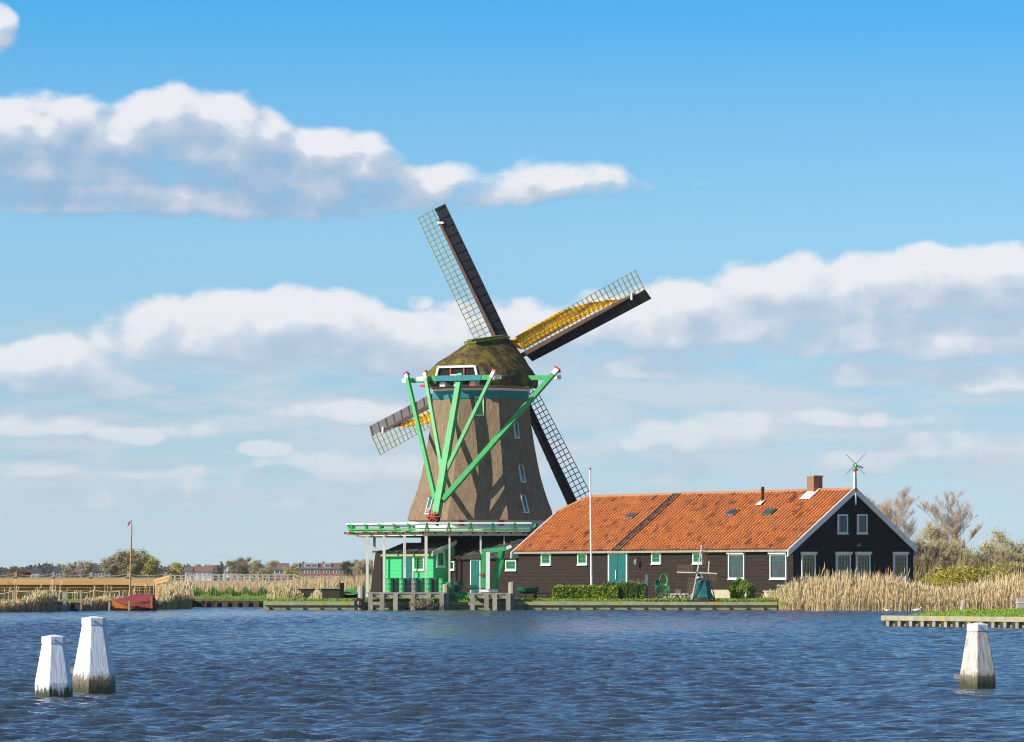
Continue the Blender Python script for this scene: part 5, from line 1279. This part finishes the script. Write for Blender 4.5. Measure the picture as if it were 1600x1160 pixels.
# ------------------------------------------------------------------ white bollards in the foreground
BW = mat('bollard_paint', (.80, .81, .84), (.66, .68, .72), 1.6, .45, .004, 30, (6, 6, .35), extra=((.45, .46, .48), 3.2, .60, .74))
BO = mat('weathered_bollard', (.62, .57, .48), (.42, .37, .30), 1.8, .8, .006, 30, (7, 7, .4), extra=((.26, .22, .17), 3.2, .56, .70))
BARE = mat('wet_bare_wood', (.16, .12, .08), (.08, .06, .04), 2, .6, .006, 20, (6, 6, .4))
def worn_paint(name, zl, c1, c2, dirt, amt):
    m = bpy.data.materials.new(name); m.use_nodes = True; g = NG(m.node_tree); b = g.n['Principled BSDF']; b.inputs['Roughness'].default_value = .6; b.inputs['Specular IOR Level'].default_value = .3
    tc = g.new('ShaderNodeTexCoord'); mp = g.new('ShaderNodeMapping'); g.l.new(tc.outputs['Object'], mp.inputs[0]); mp.inputs['Scale'].default_value = (7, 7, .8)
    sp = g.new('ShaderNodeSeparateXYZ'); g.l.new(tc.outputs['Object'], sp.inputs[0])
    n1 = g.noise(mp.outputs[0], 2.2, 6, .65); n2 = g.noise(tc.outputs['Object'], 3.0, 6, .7); n3 = g.noise(tc.outputs['Object'], 16, 5, .7)
    c = g.mix(g.mr(n1, .38, .62), c1, c2)
    c = g.mix(g.m('MULTIPLY', g.mr(n1, .52, .70), amt), c, dirt)
    c = g.mix(g.mr(n3, .63, .68, 0, amt), c, (.30, .27, .22))
    edge = g.m('ADD', sp.outputs[2], g.m('ADD', g.m('MULTIPLY', g.m('SUBTRACT', n1, .5), .55), g.m('MULTIPLY', g.m('SUBTRACT', n3, .5), .22)))
    c = g.mix(g.mr(edge, zl + .05, zl - .04), c, g.mix(g.mr(n1, .35, .65), (.24, .19, .13), (.11, .085, .06)))
    c = g.mix(g.mr(edge, .16, .04), c, (.045, .05, .022))
    g.l.new(c, b.inputs['Base Color']); bn = g.new('ShaderNodeBump'); bn.inputs['Distance'].default_value = .01; g.l.new(n1, bn.inputs['Height']); g.l.new(bn.outputs[0], b.inputs['Normal'])
    return m
def bollard(px, py, Y, label, wcap=.40, body=0, zpaint=.42, rot=8):
    ztop = ZP(py, Y); t = thing('bollard', label, 'bollard', (XY(px, Y)[0], Y, 0), R(rot), 'large tapered bollards in the river')
    r = wcap / 2 / .95; hc = .155
    bm_ = worn_paint('worn_bollard_paint_%d' % int(px), zpaint, *(((.80, .81, .84), (.68, .70, .74), (.42, .42, .42), .55) if not body else ((.64, .59, .50), (.46, .41, .34), (.26, .22, .17), .9)))
    capm = worn_paint('worn_cap_paint_%d' % int(px), -5, (.82, .83, .86), (.72, .74, .78), (.45, .45, .45), .4)
    def hexa(pr): mb = MB(); mb.lathe(pr, 6, a0=R(30)); return mb
    z1 = ztop - hc
    rb = r + .088 * (z1 - .2) / .9 * 2
    hexa([(rb * 1.03, -.8), (rb, .2), (r * 1.02, z1 - .004)]).build('body', bm_, t, bevel=.012)
    hexa([(r * 1.05, z1), (r * 1.05, ztop - .03), (.03, ztop)]).build('cap', capm, t, bevel=.008)
    mb = MB(); mb.tube((.05, -r * .93, z1 + .07), (.05, -r * 1.02 - .0, z1 + .07), .022, n=10); mb.build('bolt', METAL, t)
bollard(84, 992, 71, 'white bollard, shorter left one of the left pair', .395, rot=-7, zpaint=.04)
bollard(146.5, 963, 73, 'white bollard, taller right one of the left pair', .405, rot=-7, zpaint=.26)
bollard(1527.5, 973, 76, 'weathered beige bollard with white cap at the lower right', .405, body=1, rot=-7, zpaint=.22)
t = thing('waling', 'pale timber rail linking the two left bollards near the water', 'rail', (XY(115, 73)[0], 72.4, .36)); mb = MB(); mb.box(-.2, .13, .5, .62, -.05, .05); mb.build('rail', OLDW, t)
t = thing('waling', 'short timber stub beside the foot of the beige bollard', 'rail', (XY(1503, 76.3)[0], 76.4, .17)); mb = MB(); mb.box(-.12, .3, -.05, .06, -.04, .04); mb.build('rail', OLDW, t)

#@@LEFT@@
# ------------------------------------------------------------------ left bank
Yw = 272.0
wx = lambda px: XY(px, Yw)[0]
wh = thing('timber_wharf', 'long fresh timber wharf with planked back wall on the left bank', 'wharf', (wx(-60), Yw, GZ)); x0 = wx(-60)
zz_ = lambda py: ZP(py, Yw) - GZ
for a, b, o1 in ((-60, 86, 0), (86, 204, .003), (204, 242, -.08)):
    mb = MB(); mb.box(wx(a) - x0 + .01, wx(b) - x0 - .01, -.05, .16, zz_(914) + o1, zz_(904.5) + o1); mb.build('front_beam', NEWW, wh)
mb = MB(); k = 0; zc = .02
while zc < zz_(914) + .2: mb.box(0, wx(246) - x0, 1.5, 1.56, zc, zc + .17); zc += .19
mb.build('plank_wall', NEWW, wh)
mb = MB(); mb.box(0, wx(240) - x0, .17, 1.5, zz_(907), zz_(905)); mb.build('deck', NEWW, wh)
for px in (-30, 22, 83, 145, 205):
    mb = MB(); mb.box(wx(px) - x0, wx(px) - x0 + .2, .0, .2, 0, zz_(914.4)); mb.build('post', mat('red_brown_timber', (.24, .10, .05), (.14, .06, .03), 2, .8), wh)
for (a, b) in (((241, 908), (268, 900.5)), ((243, 911), (268, 906))):
    mb = MB(); mb.beam((wx(a[0]) - x0, 0, zz_(a[1])), (wx(b[0]) - x0, -.6, zz_(b[1])), .14, .18); mb.build('end_beam', NEWW, wh)
for px in (243, 252, 262): mb = MB(); mb.box(wx(px) - x0, wx(px + 6) - x0, -.1 - (px - 243) * .02, .0 - (px - 243) * .02, 0, zz_(909 - (px - 243) * .2)); mb.build('end_plank', NEWW, wh)
mb = MB(); mb.beam((wx(254) - x0, -.7, .1), (wx(266) - x0, -.7, zz_(906)), .12, .12); mb.build('diagonal_brace', OLDW, wh)
mb = MB(); mb.box(wx(266) - x0, wx(270) - x0, -.75, -.55, 0, zz_(897)); mb.build('end_post', OLDW, wh)
# rope fence on top, behind
rf = thing('rope_fence', 'weathered post and rope fence along the top of the timber wharf', 'fence', (wx(-60), Yw + 3.2, GZ)); Yf = Yw + 3.2
pxs = (-36, 24, 83, 142, 200, 259)
for px in pxs: mb = MB(); mb.box(XY(px, Yf)[0] - x0 - .08, XY(px, Yf)[0] - x0 + .1, 0, .18, 0, ZP(894.5, Yf) - GZ); mb.build('post', OLDW, rf)
for a, b in zip(pxs, pxs[1:]):
    mb = MB(); xa, xb = XY(a, Yf)[0] - x0, XY(b, Yf)[0] - x0
    for h0 in (897, 901):
        for i in range(8):
            f0, f1 = i / 8, (i + 1) / 8; s = lambda f: ZP(h0, Yf) - GZ - .28 * f * (1 - f) * 2; mb.tube((xa + (xb - xa) * f0, .08, s(f0)), (xa + (xb - xa) * f1, .08, s(f1)), .025, n=5, caps=False)
    mb.build('rope', OLDW, rf)
mb = MB(); mb.box(0, XY(268, Yf)[0] - x0, .0, .06, ZP(905, Yf) - GZ, ZP(902.5, Yf) - GZ); mb.build('foot_rail', OLDW, rf)
# ropes swagged before the wharf
Yr = 258.0; t = thing('swag_rope', 'pale rope swagged between short posts before the timber wharf', 'rope', (XY(-20, Yr)[0], Yr, GZ)); xo = XY(-20, Yr)[0]
rp_ = [(-20, 929), (21, 923.5), (88, 923), (126, 925), (147, 922.5), (187, 924)]
mb = MB()
for (a, ya), (b, yb) in zip(rp_, rp_[1:]):
    for i in range(8):
        f0, f1 = i / 8, (i + 1) / 8; g_ = lambda f: (XY(a + (b - a) * f, Yr)[0] - xo, 0, ZP(ya + (yb - ya) * f, Yr) - GZ - .35 * f * (1 - f)); mb.tube(g_(f0), g_(f1), .022, n=5, caps=False)
mb.build('rope', WHITEW, t)
for px, py in rp_[1:]: mb = MB(); mb.tube((XY(px, Yr)[0] - xo, 0, 0), (XY(px, Yr)[0] - xo, 0, ZP(py - 1, Yr) - GZ), .06, n=8); mb.build('post', OLDW, t)
def stake(px, py0, Y, w, label, zb=-.4, m=OLDW):
    t = thing('stake', label, 'stake', (XY(px, Y)[0], Y, zb), 0, 'stakes along the left water edge'); mb = MB(); mb.beam((0, 0, 0), (.01, 0, ZP(py0, Y) - zb), w, w * .9); mb.build('shaft', m, t)
stake(101, 924.5, 244, .28, 'broad pale grey mooring stake at the small plank landing')
stake(87, 924, 246, .13, 'thin grey stake at the left end of the small plank landing'); stake(126, 922.5, 247, .12, 'thin grey stake at the right end of the small plank landing')
stake(142, 940, 247, .10, 'short stake in the reeds right of the small landing'); stake(170.5, 940, 249, .12, 'short stake just left of the covered boat'); stake(201.5, 939, 249.5, .12, 'short stake before the middle of the covered boat')
t = thing('plank_landing', 'small dark plank landing with green algae on the left shore', 'landing', (XY(86, 245.5)[0], 245.5, 0)); L = XY(128, 245.5)[0] - XY(86, 245.5)[0]
mb = MB()
for k in range(5): mb.box(-.05, L + .05, .2 + k * .26, .44 + k * .26, .50, .55)
mb.build('deck', OLDW, t)
mb = MB(); mb.box(.4, L, .25, .3, -.3, .49); mb.build('dark_boards', DARKW, t)
for x in (0, L - .1, L * .5): mb = MB(); mb.box(x, x + .1, .1, .2, -.4, .5); mb.build('leg', OLDW, t)

# sailing boat under a maroon cover
Yb = 250.5; sb = thing('sailing_boat', 'small varnished sailing boat under a maroon cover with a tall bare mast', 'sailing boat', (XY(211, Yb)[0], Yb, 0)); xb = XY(211, Yb)[0]
bp = lambda px, py, y=0: Vector((XY(px, Yb)[0] - xb, y, ZP(py, Yb)))
VARN = mat('varnished_hull', (.50, .18, .02), (.34, .11, .015), 2, .35)
COVER = mat('maroon_canvas', (.27, .045, .055), (.17, .03, .04), 2, .85, .02, 8)
h2_ = hull(2.75, 1.35, .62, 16, .10); h2_.v = [(x, y, z - .12) for x, y, z in h2_.v]; h2_.build('hull', VARN, sb)
# cover: ridge tent
mb = MB(); r0_, r1_ = bp(205, 929), bp(239, 928.5); L_ = 1.42
mb.add([(-1.42, 0, .60), (-.1, -.74, .24), (-.1, 0, r0_.z), (1.10, -.74, .14), (1.08, 0, r1_.z), (1.50, 0, .16), (-.1, .74, .22), (1.10, .74, .14), (-1.0, -.5, .5), (-1.0, .5, .5), (-.9, 0, .75)],
       [(0, 8, 10), (8, 1, 2, 10), (1, 3, 4, 2), (3, 5, 4), (0, 10, 9), (9, 10, 2, 6), (6, 2, 4, 7), (7, 4, 5)])
cv = mb.build('cover', COVER, sb); s_ = cv.modifiers.new('t', 'SOLIDIFY'); s_.thickness = .02
mb = MB(); a, b = bp(202.5, 930), bp(205.7, 820); mb.tube(a - Vector((0, 0, .8)), b, .062, .042, 8); mb.build('mast', mat('varnished_mast', (.52, .30, .10), (.40, .22, .07), 2, .5), sb)
mb = MB(); mb.tube(b, b + Vector((0, 0, .25)), .02, n=6); mb.build('mast_tip', RED, sb)
mb = MB(); c = b + Vector((0, 0, .24)); mb.add([c, c + Vector((-.13, .02, -.22)), c + Vector((-.26, .0, -.42)), c + Vector((-.2, 0, -.12)), c + Vector((-.05, .02, .02))], [(0, 1, 2, 3, 4)]); pn = mb.build('pennant', mat('pink_pennant', (.65, .05, .08), None, 3, .8), sb); s_ = pn.modifiers.new('t', 'SOLIDIFY'); s_.thickness = .01
mb = MB(); a, b = bp(238, 932, -.75), bp(238.5, 951, -.75); mb.beam(a, b, .11, .08, (0, 1, 0)); mb.build('rudder', VARN, sb)
for (a, b) in (((222, 947), (225, 941)), ((217, 947), (222, 945))): pass

# ramp / dark landing left of the quay
Yr = 262.0; t = thing('slipway_wall', 'dark planked slipway wall with a sloping timber end among reeds', 'slipway', (XY(440, Yr)[0], Yr, GZ)); xo = XY(440, Yr)[0]; q = lambda px: XY(px, Yr)[0] - xo; zq = lambda py: ZP(py, Yr) - GZ
mb = MB(); mb.box(0, q(534), 0, .12, -.2, zq(920.5)); mb.build('wall', DARKW, t); mb = MB(); mb.box(0, q(535), -.08, .9, zq(920.4), zq(918.6)); mb.build('top_board', OLDW, t)
mb = MB(); mb.beam((q(442), -.15, zq(921)), (q(414), -.5, zq(938)), .12, .16); mb.beam((q(442), -.2, zq(921)), (q(446), -.2, zq(938)), .16, .16); mb.beam((q(436), -.25, zq(927)), (q(444), -.25, zq(933)), .1, .1); mb.build('end_brace', OLDW, t)
mb = MB(); mb.box(q(531), q(537.5), -.1, .25, 0, zq(911)); mb.build('end_post', TARD, t)
t = thing('rowing_boat', 'green topped dark boat moored behind the lawn beside the slipway wall', 'boat', (XY(548, 263.5)[0], 263.5, GZ - .25), R(4)); h3 = hull(1.15, .8, .58); h3.v = [(x, y, z) for x, y, z in h3.v]; h3.build('hull', mat('dark_red_hull', (.06, .02, .02), (.03, .02, .02), 3, .6), t)
mb = MB(); mb.prism([(-.58, -.38, .66), (.55, -.38, .62), (.55, .38, .62), (-.58, .38, .66)], (0, 0, .12)); mb.prism([(-.35, -.3, .78), (.3, -.3, .76), (.2, .3, .9), (-.3, .3, .9)], (0, 0, .06)); mb.build('cover', GREEN, t)

# foot bridge
YB = 430.0; fb = thing('footbridge', 'pale wooden footbridge with open railing crossing the reed marsh', 'footbridge', (XY(255, YB)[0], YB, GZ)); xo = XY(255, YB)[0]; q = lambda px: XY(px, YB)[0] - xo; zq = lambda py: ZP(py, YB) - GZ
PALE = mat('pale_bridge_timber', (.50, .44, .33), (.38, .33, .25), 1.5, .8)
for dy_ in (0, 1.6):
    for py, py2, w in ((898.5, 910.5, .10), (903, 913.5, .07), (911, 0, .14)):
        mb = MB(); mb.beam((q(255), dy_, zq(py + (1.5 if py < 910 else 0))), (q(330), dy_, zq(py)), .06, w); mb.beam((q(330), dy_, zq(py)), (q(460), dy_, zq(py)), .06, w)
        if py2: mb.beam((q(460), dy_, zq(py)), (q(494), dy_, zq(py2)), .06, w)
        mb.build('rail', PALE, fb)
    for px in np.arange(262, 462, 9.8): mb = MB(); mb.box(q(px), q(px) + .09, dy_ - .07, dy_ - .035, zq(912), zq(898.2)); mb.build('baluster', PALE, fb)
mb = MB(); mb.box(q(330), q(462), .05, 1.55, zq(911), zq(910)); mb.build('deck', OLDW, fb)
for px in (378, 418, 345): mb = MB(); mb.box(q(px) - .15, q(px) + .15, .2, 1.4, -.1, zq(911.4)); mb.build('pier', OLDW, fb)

# reeds at left
def reed_patch(name, label, px0, px1, yf, depth, hfun, n, m=REED, wid=.028, z0=None, gfrac=.06, lean=.14, plume=True):
    px = rng.uniform(px0, px1, n); Y = yf(px) + rng.random(n) * depth; x = (px - 800) * Y / F; h = hfun(px) * rng.normal(.85, .15, n)
    z = np.full(n, GZ - .12 if z0 is None else z0); o = reeds(np.stack([x, Y, z], -1), np.clip(h, .15, 4), m, name, wid, lean, gm=GREENLEAF, green=gfrac, plume=plume); tag(o, label, 'reeds', kind='stuff'); return o
sy = lambda px: np.interp(px, [-60, 0, 60, 150, 250, 298, 300, 412], [236.5, 239.2, 242.2, 250.2, 258.2, 268.2, 281, 281.5])
rp1 = lambda px: np.interp(px, [-60, 20, 60, 75, 84, 86, 128, 132, 165, 250, 262, 298], [.55, .6, 1.1, 1.2, 1.0, .4, .35, .75, .8, .65, 1.1, 1.0])
reed_patch('shore_reeds', 'dry reed fringe along the left shore beside the covered boat', -60, 300, lambda p: sy(p) - .9, 3.3, rp1, 14000, z0=-.02, gfrac=.08)
reed_patch('tall_reeds', 'sparse tall reeds standing before the timber wharf', -60, 268, lambda p: sy(p) + 3, 8, lambda p: 1.1 + .25 * np.sin(p * .09) + .2 * np.sin(p * .031), 180, gfrac=.02)
reed_patch('corner_reeds', 'reeds at the end of the timber wharf', 258, 300, lambda p: sy(p) + .5, 14, lambda p: 1.2 + 0 * p, 600)
reed_patch('slipway_reeds', 'dry reeds before the dark slipway wall', 416, 508, lambda p: 258.5 + 0 * p, 3, lambda p: np.interp(p, [416, 440, 470, 478, 496, 505], [.5, 1.1, .7, .15, 1.0, .2]), 700)
reed_patch('shore_grass', 'green weeds on the bank under the timber wharf', -60, 298, lambda p: sy(p) + 1.0, 12, lambda p: .22 + 0 * p, 7000, m=GREENLEAF, wid=.035, plume=False, gfrac=.5)
reed_patch('bank_grass', 'rough green grass above the sheet piling', 297, 414, lambda p: 281 + 0 * p, 30, lambda p: .24 + .1 * np.sin(p * .2), 9000, m=GREENLEAF, wid=.04, plume=False, gfrac=.5)
reed_patch('green_weeds', 'darker green nettle belt before the reed marsh', 297, 440, lambda p: 318 + 0 * p, 10, lambda p: .62 + .2 * np.sin(p * .25), 3500, m=mat('nettle_leaf', (.08, .15, .025), (.05, .10, .02), 2, .8), wid=.06, plume=False, gfrac=.3)
reed_patch('reed_marsh', 'wide dry reed marsh behind the left bank', 200, 600, lambda p: 345 + 0 * p, 60, lambda p: np.interp(p, [200, 300, 440, 470, 560, 600], [1.15, 1.05, 1.0, 1.55, 1.7, 1.7]), 14000, m=REEDF, wid=.05, gfrac=.0, plume=False)
reed_patch('far_reed_marsh', 'distant strip of dry reeds before the village', -60, 620, lambda p: 440 + 0 * p, 120, lambda p: 1.2 + .1 * np.sin(p * .07), 14000, m=REEDF, wid=.07, gfrac=.0, plume=False)
# lawn grass in front of the mill and barn
n = 26000; px = rng.uniform(413, 1225, n); Y = 256.6 + rng.random(n) ** 1.5 * 9; x = (px - 800) * Y / F
o = reeds(np.stack([x, Y, np.full(n, GZ)], -1), rng.uniform(.04, .16, n), GBL, 'quay_grass', .06, .5, plume=False); tag(o, 'short green grass along the quay before mill and barn', 'grass', kind='stuff')

#@@FAR@@
# ------------------------------------------------------------------ village and far trees
def brickwall(n_, c): return mat(n_, c, tuple(q * .75 for q in c), .6, .9)
FBR = brickwall('far_brick', (.24, .115, .075)); FBP = brickwall('far_pale_brick', (.34, .22, .16)); FBD = brickwall('far_dark_wall', (.08, .07, .075)); FWH = brickwall('far_white_wall', (.62, .60, .56))
FRO = mat('far_brown_roof', (.17, .115, .085), (.12, .08, .06), .4, .9); FRR = mat('far_red_roof', (.26, .12, .07), (.18, .08, .05), .4, .9); FRD = mat('far_dark_roof', (.05, .055, .065), (.035, .04, .045), .4, .9)
def far_house(label, px0, px1, ytop, yeave, Y, wall, roof_, gable=False, wins=0, rows=2, dormers=0, depth=9, name='far_house', cat='house', chim=1):
    x0, x1 = XY(px0, Y)[0], XY(px1, Y)[0]; L = x1 - x0; zt, ze = ZP(ytop, Y) - GZ, ZP(yeave, Y) - GZ
    t = thing(name, label, cat, (x0, Y, GZ), 0, 'houses of the village beyond the marsh')
    mb = MB(); mb.box(0, L, 0, depth, 0, ze)
    if gable: mb.prism([(0, 0, ze), (L, 0, ze), (L / 2, 0, zt)], (0, .3, 0))
    else: mb.prism([(0, 0, ze), (0, depth, ze), (0, depth / 2, zt - .1)], (.3, 0, 0)); mb.prism([(L, 0, ze), (L, depth, ze), (L, depth / 2, zt - .1)], (-.3, 0, 0))
    mb.build('wall', wall, t); mb = MB(); e = .5
    if gable:
        for s in (0, 1):
            xe = -e if s == 0 else L + e; k = (zt - ze) / (L / 2); mb.prism([(xe, -e, ze - e * k), (L / 2, -e, zt), (L / 2, depth + e, zt), (xe, depth + e, ze - e * k)], (0, 0, .25))
    else:
        k = (zt - ze) / (depth / 2)
        for s in (0, 1):
            ye = -e if s == 0 else depth + e; mb.prism([(-e, ye, ze - e * k), (L + e, ye, ze - e * k), (L + e, depth / 2, zt), (-e, depth / 2, zt)], (0, 0, .25))
    r = mb.build('roof', roof_, t)
    for i in range(chim): mb = MB(); c = L * (.15 + .7 * i / max(1, chim - 1)) if chim > 1 else L * .3; mb.box(c, c + .9, depth / 2 - .4, depth / 2 + .4, zt - .5, zt + .9); mb.build('chimney', FBR, r)
    for j in range(rows):
        for i in range(wins):
            w = L / wins; c = w * (i + .5); zb = ze - 1.9 - j * 2.8; mb = MB(); mb.box(c - w * .32, c + w * .32, -.12, -.01, zb, zb + 1.35); wn = mb.build('window', WHITE, t)
            mb = MB(); mb.box(c - w * .27, c - .12, -.16, -.122, zb + .15, zb + 1.2); mb.box(c + .12, c + w * .27, -.16, -.122, zb + .15, zb + 1.2); mb.build('pane', GLASS, wn)
    for c in (dormers or ()):
        x = XY(c, Y)[0] - x0; zd_ = ze + .25 * (zt - ze); mb = MB(); mb.box(x - 1.5, x + 1.5, -.1 + depth * .10, depth * .45, zd_, zd_ + 1.7); d_ = mb.build('dormer', FWH, r); mb = MB(); mb.box(x - 1.1, x + 1.1, -.2 + depth * .1, -.11 + depth * .1, zd_ + .4, zd_ + 1.35); mb.build('pane', GLASS, d_)
    return t
far_house('long brick terrace with white dormers right of the footbridge', 458, 548, 880.5, 889, 1800, FBR, FRO, wins=6, dormers=(461, 481, 491, 511), depth=10, chim=3)
far_house('brown brick end house with a bare side wall left of the long terrace', 424, 449, 881, 890, 1750, FBR, FRO, gable=False, wins=1, rows=1)
far_house('dark green gabled house behind the footbridge', 378.5, 400, 889, 899, 1500, FBD, FRD, gable=True, wins=1, rows=1)
far_house('low house with white windows left of the dark gable', 358, 378, 889, 894, 1550, FBP, FRO, wins=2, rows=1)
far_house('red roofed house with white end near the footbridge start', 299, 331, 886, 893, 1600, FWH, FRR, wins=4, rows=1)
far_house('tall blue grey gabled house left of the bare trees', 348, 361, 882, 890, 1700, FWH, FRD, gable=True, wins=1)
far_house('small white fronted house beside the round bare trees', 289, 299, 887, 893, 1580, FWH, FRO, wins=1, rows=1)
far_house('dark roofed house behind the timber wharf', 137, 166, 884, 893, 1500, FBR, FRD, wins=2, rows=1)
far_house('low pale cottage left of the wharf centre', 48, 62, 890, 895, 1450, FWH, FRD, wins=2, rows=1)
far_house('dark house with pale window at the left', 84, 102, 886, 894, 1520, FBD, FRD, wins=1, rows=1)
# individual mid-distance trees
ml = [('large round bare tree behind the sailing boat mast', 205, 857, 520, 21, .55, .6, 5, BARKP, BUDO, 2600, 3),
      ('second round olive bare tree right of the mast', 245, 866, 525, 22, .6, .5, 5, BARKP, BUD, 2400, 3),
      ('lower budding tree joined to the round tree left side', 180, 872, 515, 23, .6, .5, 4, BARKP, BUDO, 1500, 3),
      ('reddish bare bush at the far left behind the wharf', 24, 886, 640, 24, .7, .4, 4, BARKR, mat('rust_bud', (.26, .13, .07), (.18, .09, .05), 1, .9), 2600, 5),
      ('brown bare tree with white trunks behind the wharf', 120, 876, 700, 25, .5, .6, 4, BARKR, BUDO, 900, 4),
      ('brown bare tree behind the footbridge centre', 378, 871, 900, 26, .5, .6, 4, BARK, BUDO, 1800, 4),
      ('olive tree left of the brown brick end house', 411, 875, 850, 27, .5, .6, 4, BARKP, BUDO, 1800, 4),
      ('small tree before the terrace gable', 453, 883, 800, 28, .5, .6, 4, BARKP, BUD, 900, 3),
      ('bare tree at the right end of the terrace', 553, 876, 820, 29, .4, .7, 4, BARK, LEAFD, 1400, 3),
      ('brown tree between terrace and mill', 566, 873, 780, 30, .5, .6, 4, BARKR, BUDO, 1400, 4),
      ('bare tree near the red roofed house', 338, 877, 950, 31, .4, .7, 4, BARK, None, 0, 3)]
for (lab, px, py, Y, s_, sp, up, lv, bk, lf, nl, tr) in ml:
    H = ZP(py, Y) - GZ; bare_tree('distant_tree', lab, (XY(px, Y)[0], Y, GZ), H, sp, up, lv, s_, r0=.10, rmin=.02, bark=bk, leaf=lf, nleaf=nl * 5, lsize=.085, group='trees before the village', trunks=tr, nb=5, first=.12)
# far wood along the horizon: one leafy mass of many small faces
def far_wood(name, label, px0, px1, Y0, Y1, top, n, m, size):
    px = rng.uniform(px0, px1, n); Y = rng.uniform(Y0, Y1, n); x = (px - 800) * Y / F
    hp = top(px) * (1 + .16 * np.sin(px * .35 + Y * .01) + .12 * np.sin(px * .9 + Y * .02) + .10 * np.sin(px * 2.1))
    z = GZ + rng.random(n) ** .8 * hp * Y / F
    V, f = leafy(np.stack([x, Y, z], -1), size); o = fastmesh(name, V, f, m); tag(o, label, 'wood', kind='stuff')
FW1 = mat('far_evergreen', (.030, .042, .032), (.018, .026, .024), .05, .95); FW2 = mat('far_bare_wood', (.11, .085, .065), (.06, .055, .045), .05, .95)
far_wood('far_wood', 'dark blue green wood along the left horizon', -80, 700, 2300, 2700, lambda p: np.interp(p, [-80, 0, 30, 70, 100, 160, 250, 320, 480, 600, 700], [20, 21, 22, 27, 25, 26, 23, 25, 20, 22, 24]) - 7, 26000, FW1, 1.5)
far_wood('village_wood', 'brown bare trees massed among the village houses', -80, 700, 1900, 2200, lambda p: np.interp(p, [-80, 0, 60, 130, 260, 300, 370, 420, 520, 600, 700], [8, 9, 12, 13, 12, 13, 18, 15, 17, 22, 20]), 15000, FW2, 1.1)
far_wood('right_wood', 'distant hazy wood behind the right bank', 900, 1700, 1900, 2400, lambda p: 22 + 0 * p, 16000, FW2, 1.3)
# ------------------------------------------------------------------ air
hv = bpy.data.materials.new('haze_air'); hv.use_nodes = True; g = NG(hv.node_tree); g.n.clear()
ho = g.new('ShaderNodeOutputMaterial'); pv = g.new('ShaderNodeVolumePrincipled'); pv.inputs['Density'].default_value = 5e-5; pv.inputs['Color'].default_value = (.86, .92, 1, 1)
g.l.new(pv.outputs[0], ho.inputs['Volume'])
mb = MB(); mb.box(-3600, 3600, -700, 7100, -2.2, 34); o = mb.build('haze', hv); tag(o, 'thin blue air haze over the marsh', kind='stuff')
#@@END@@
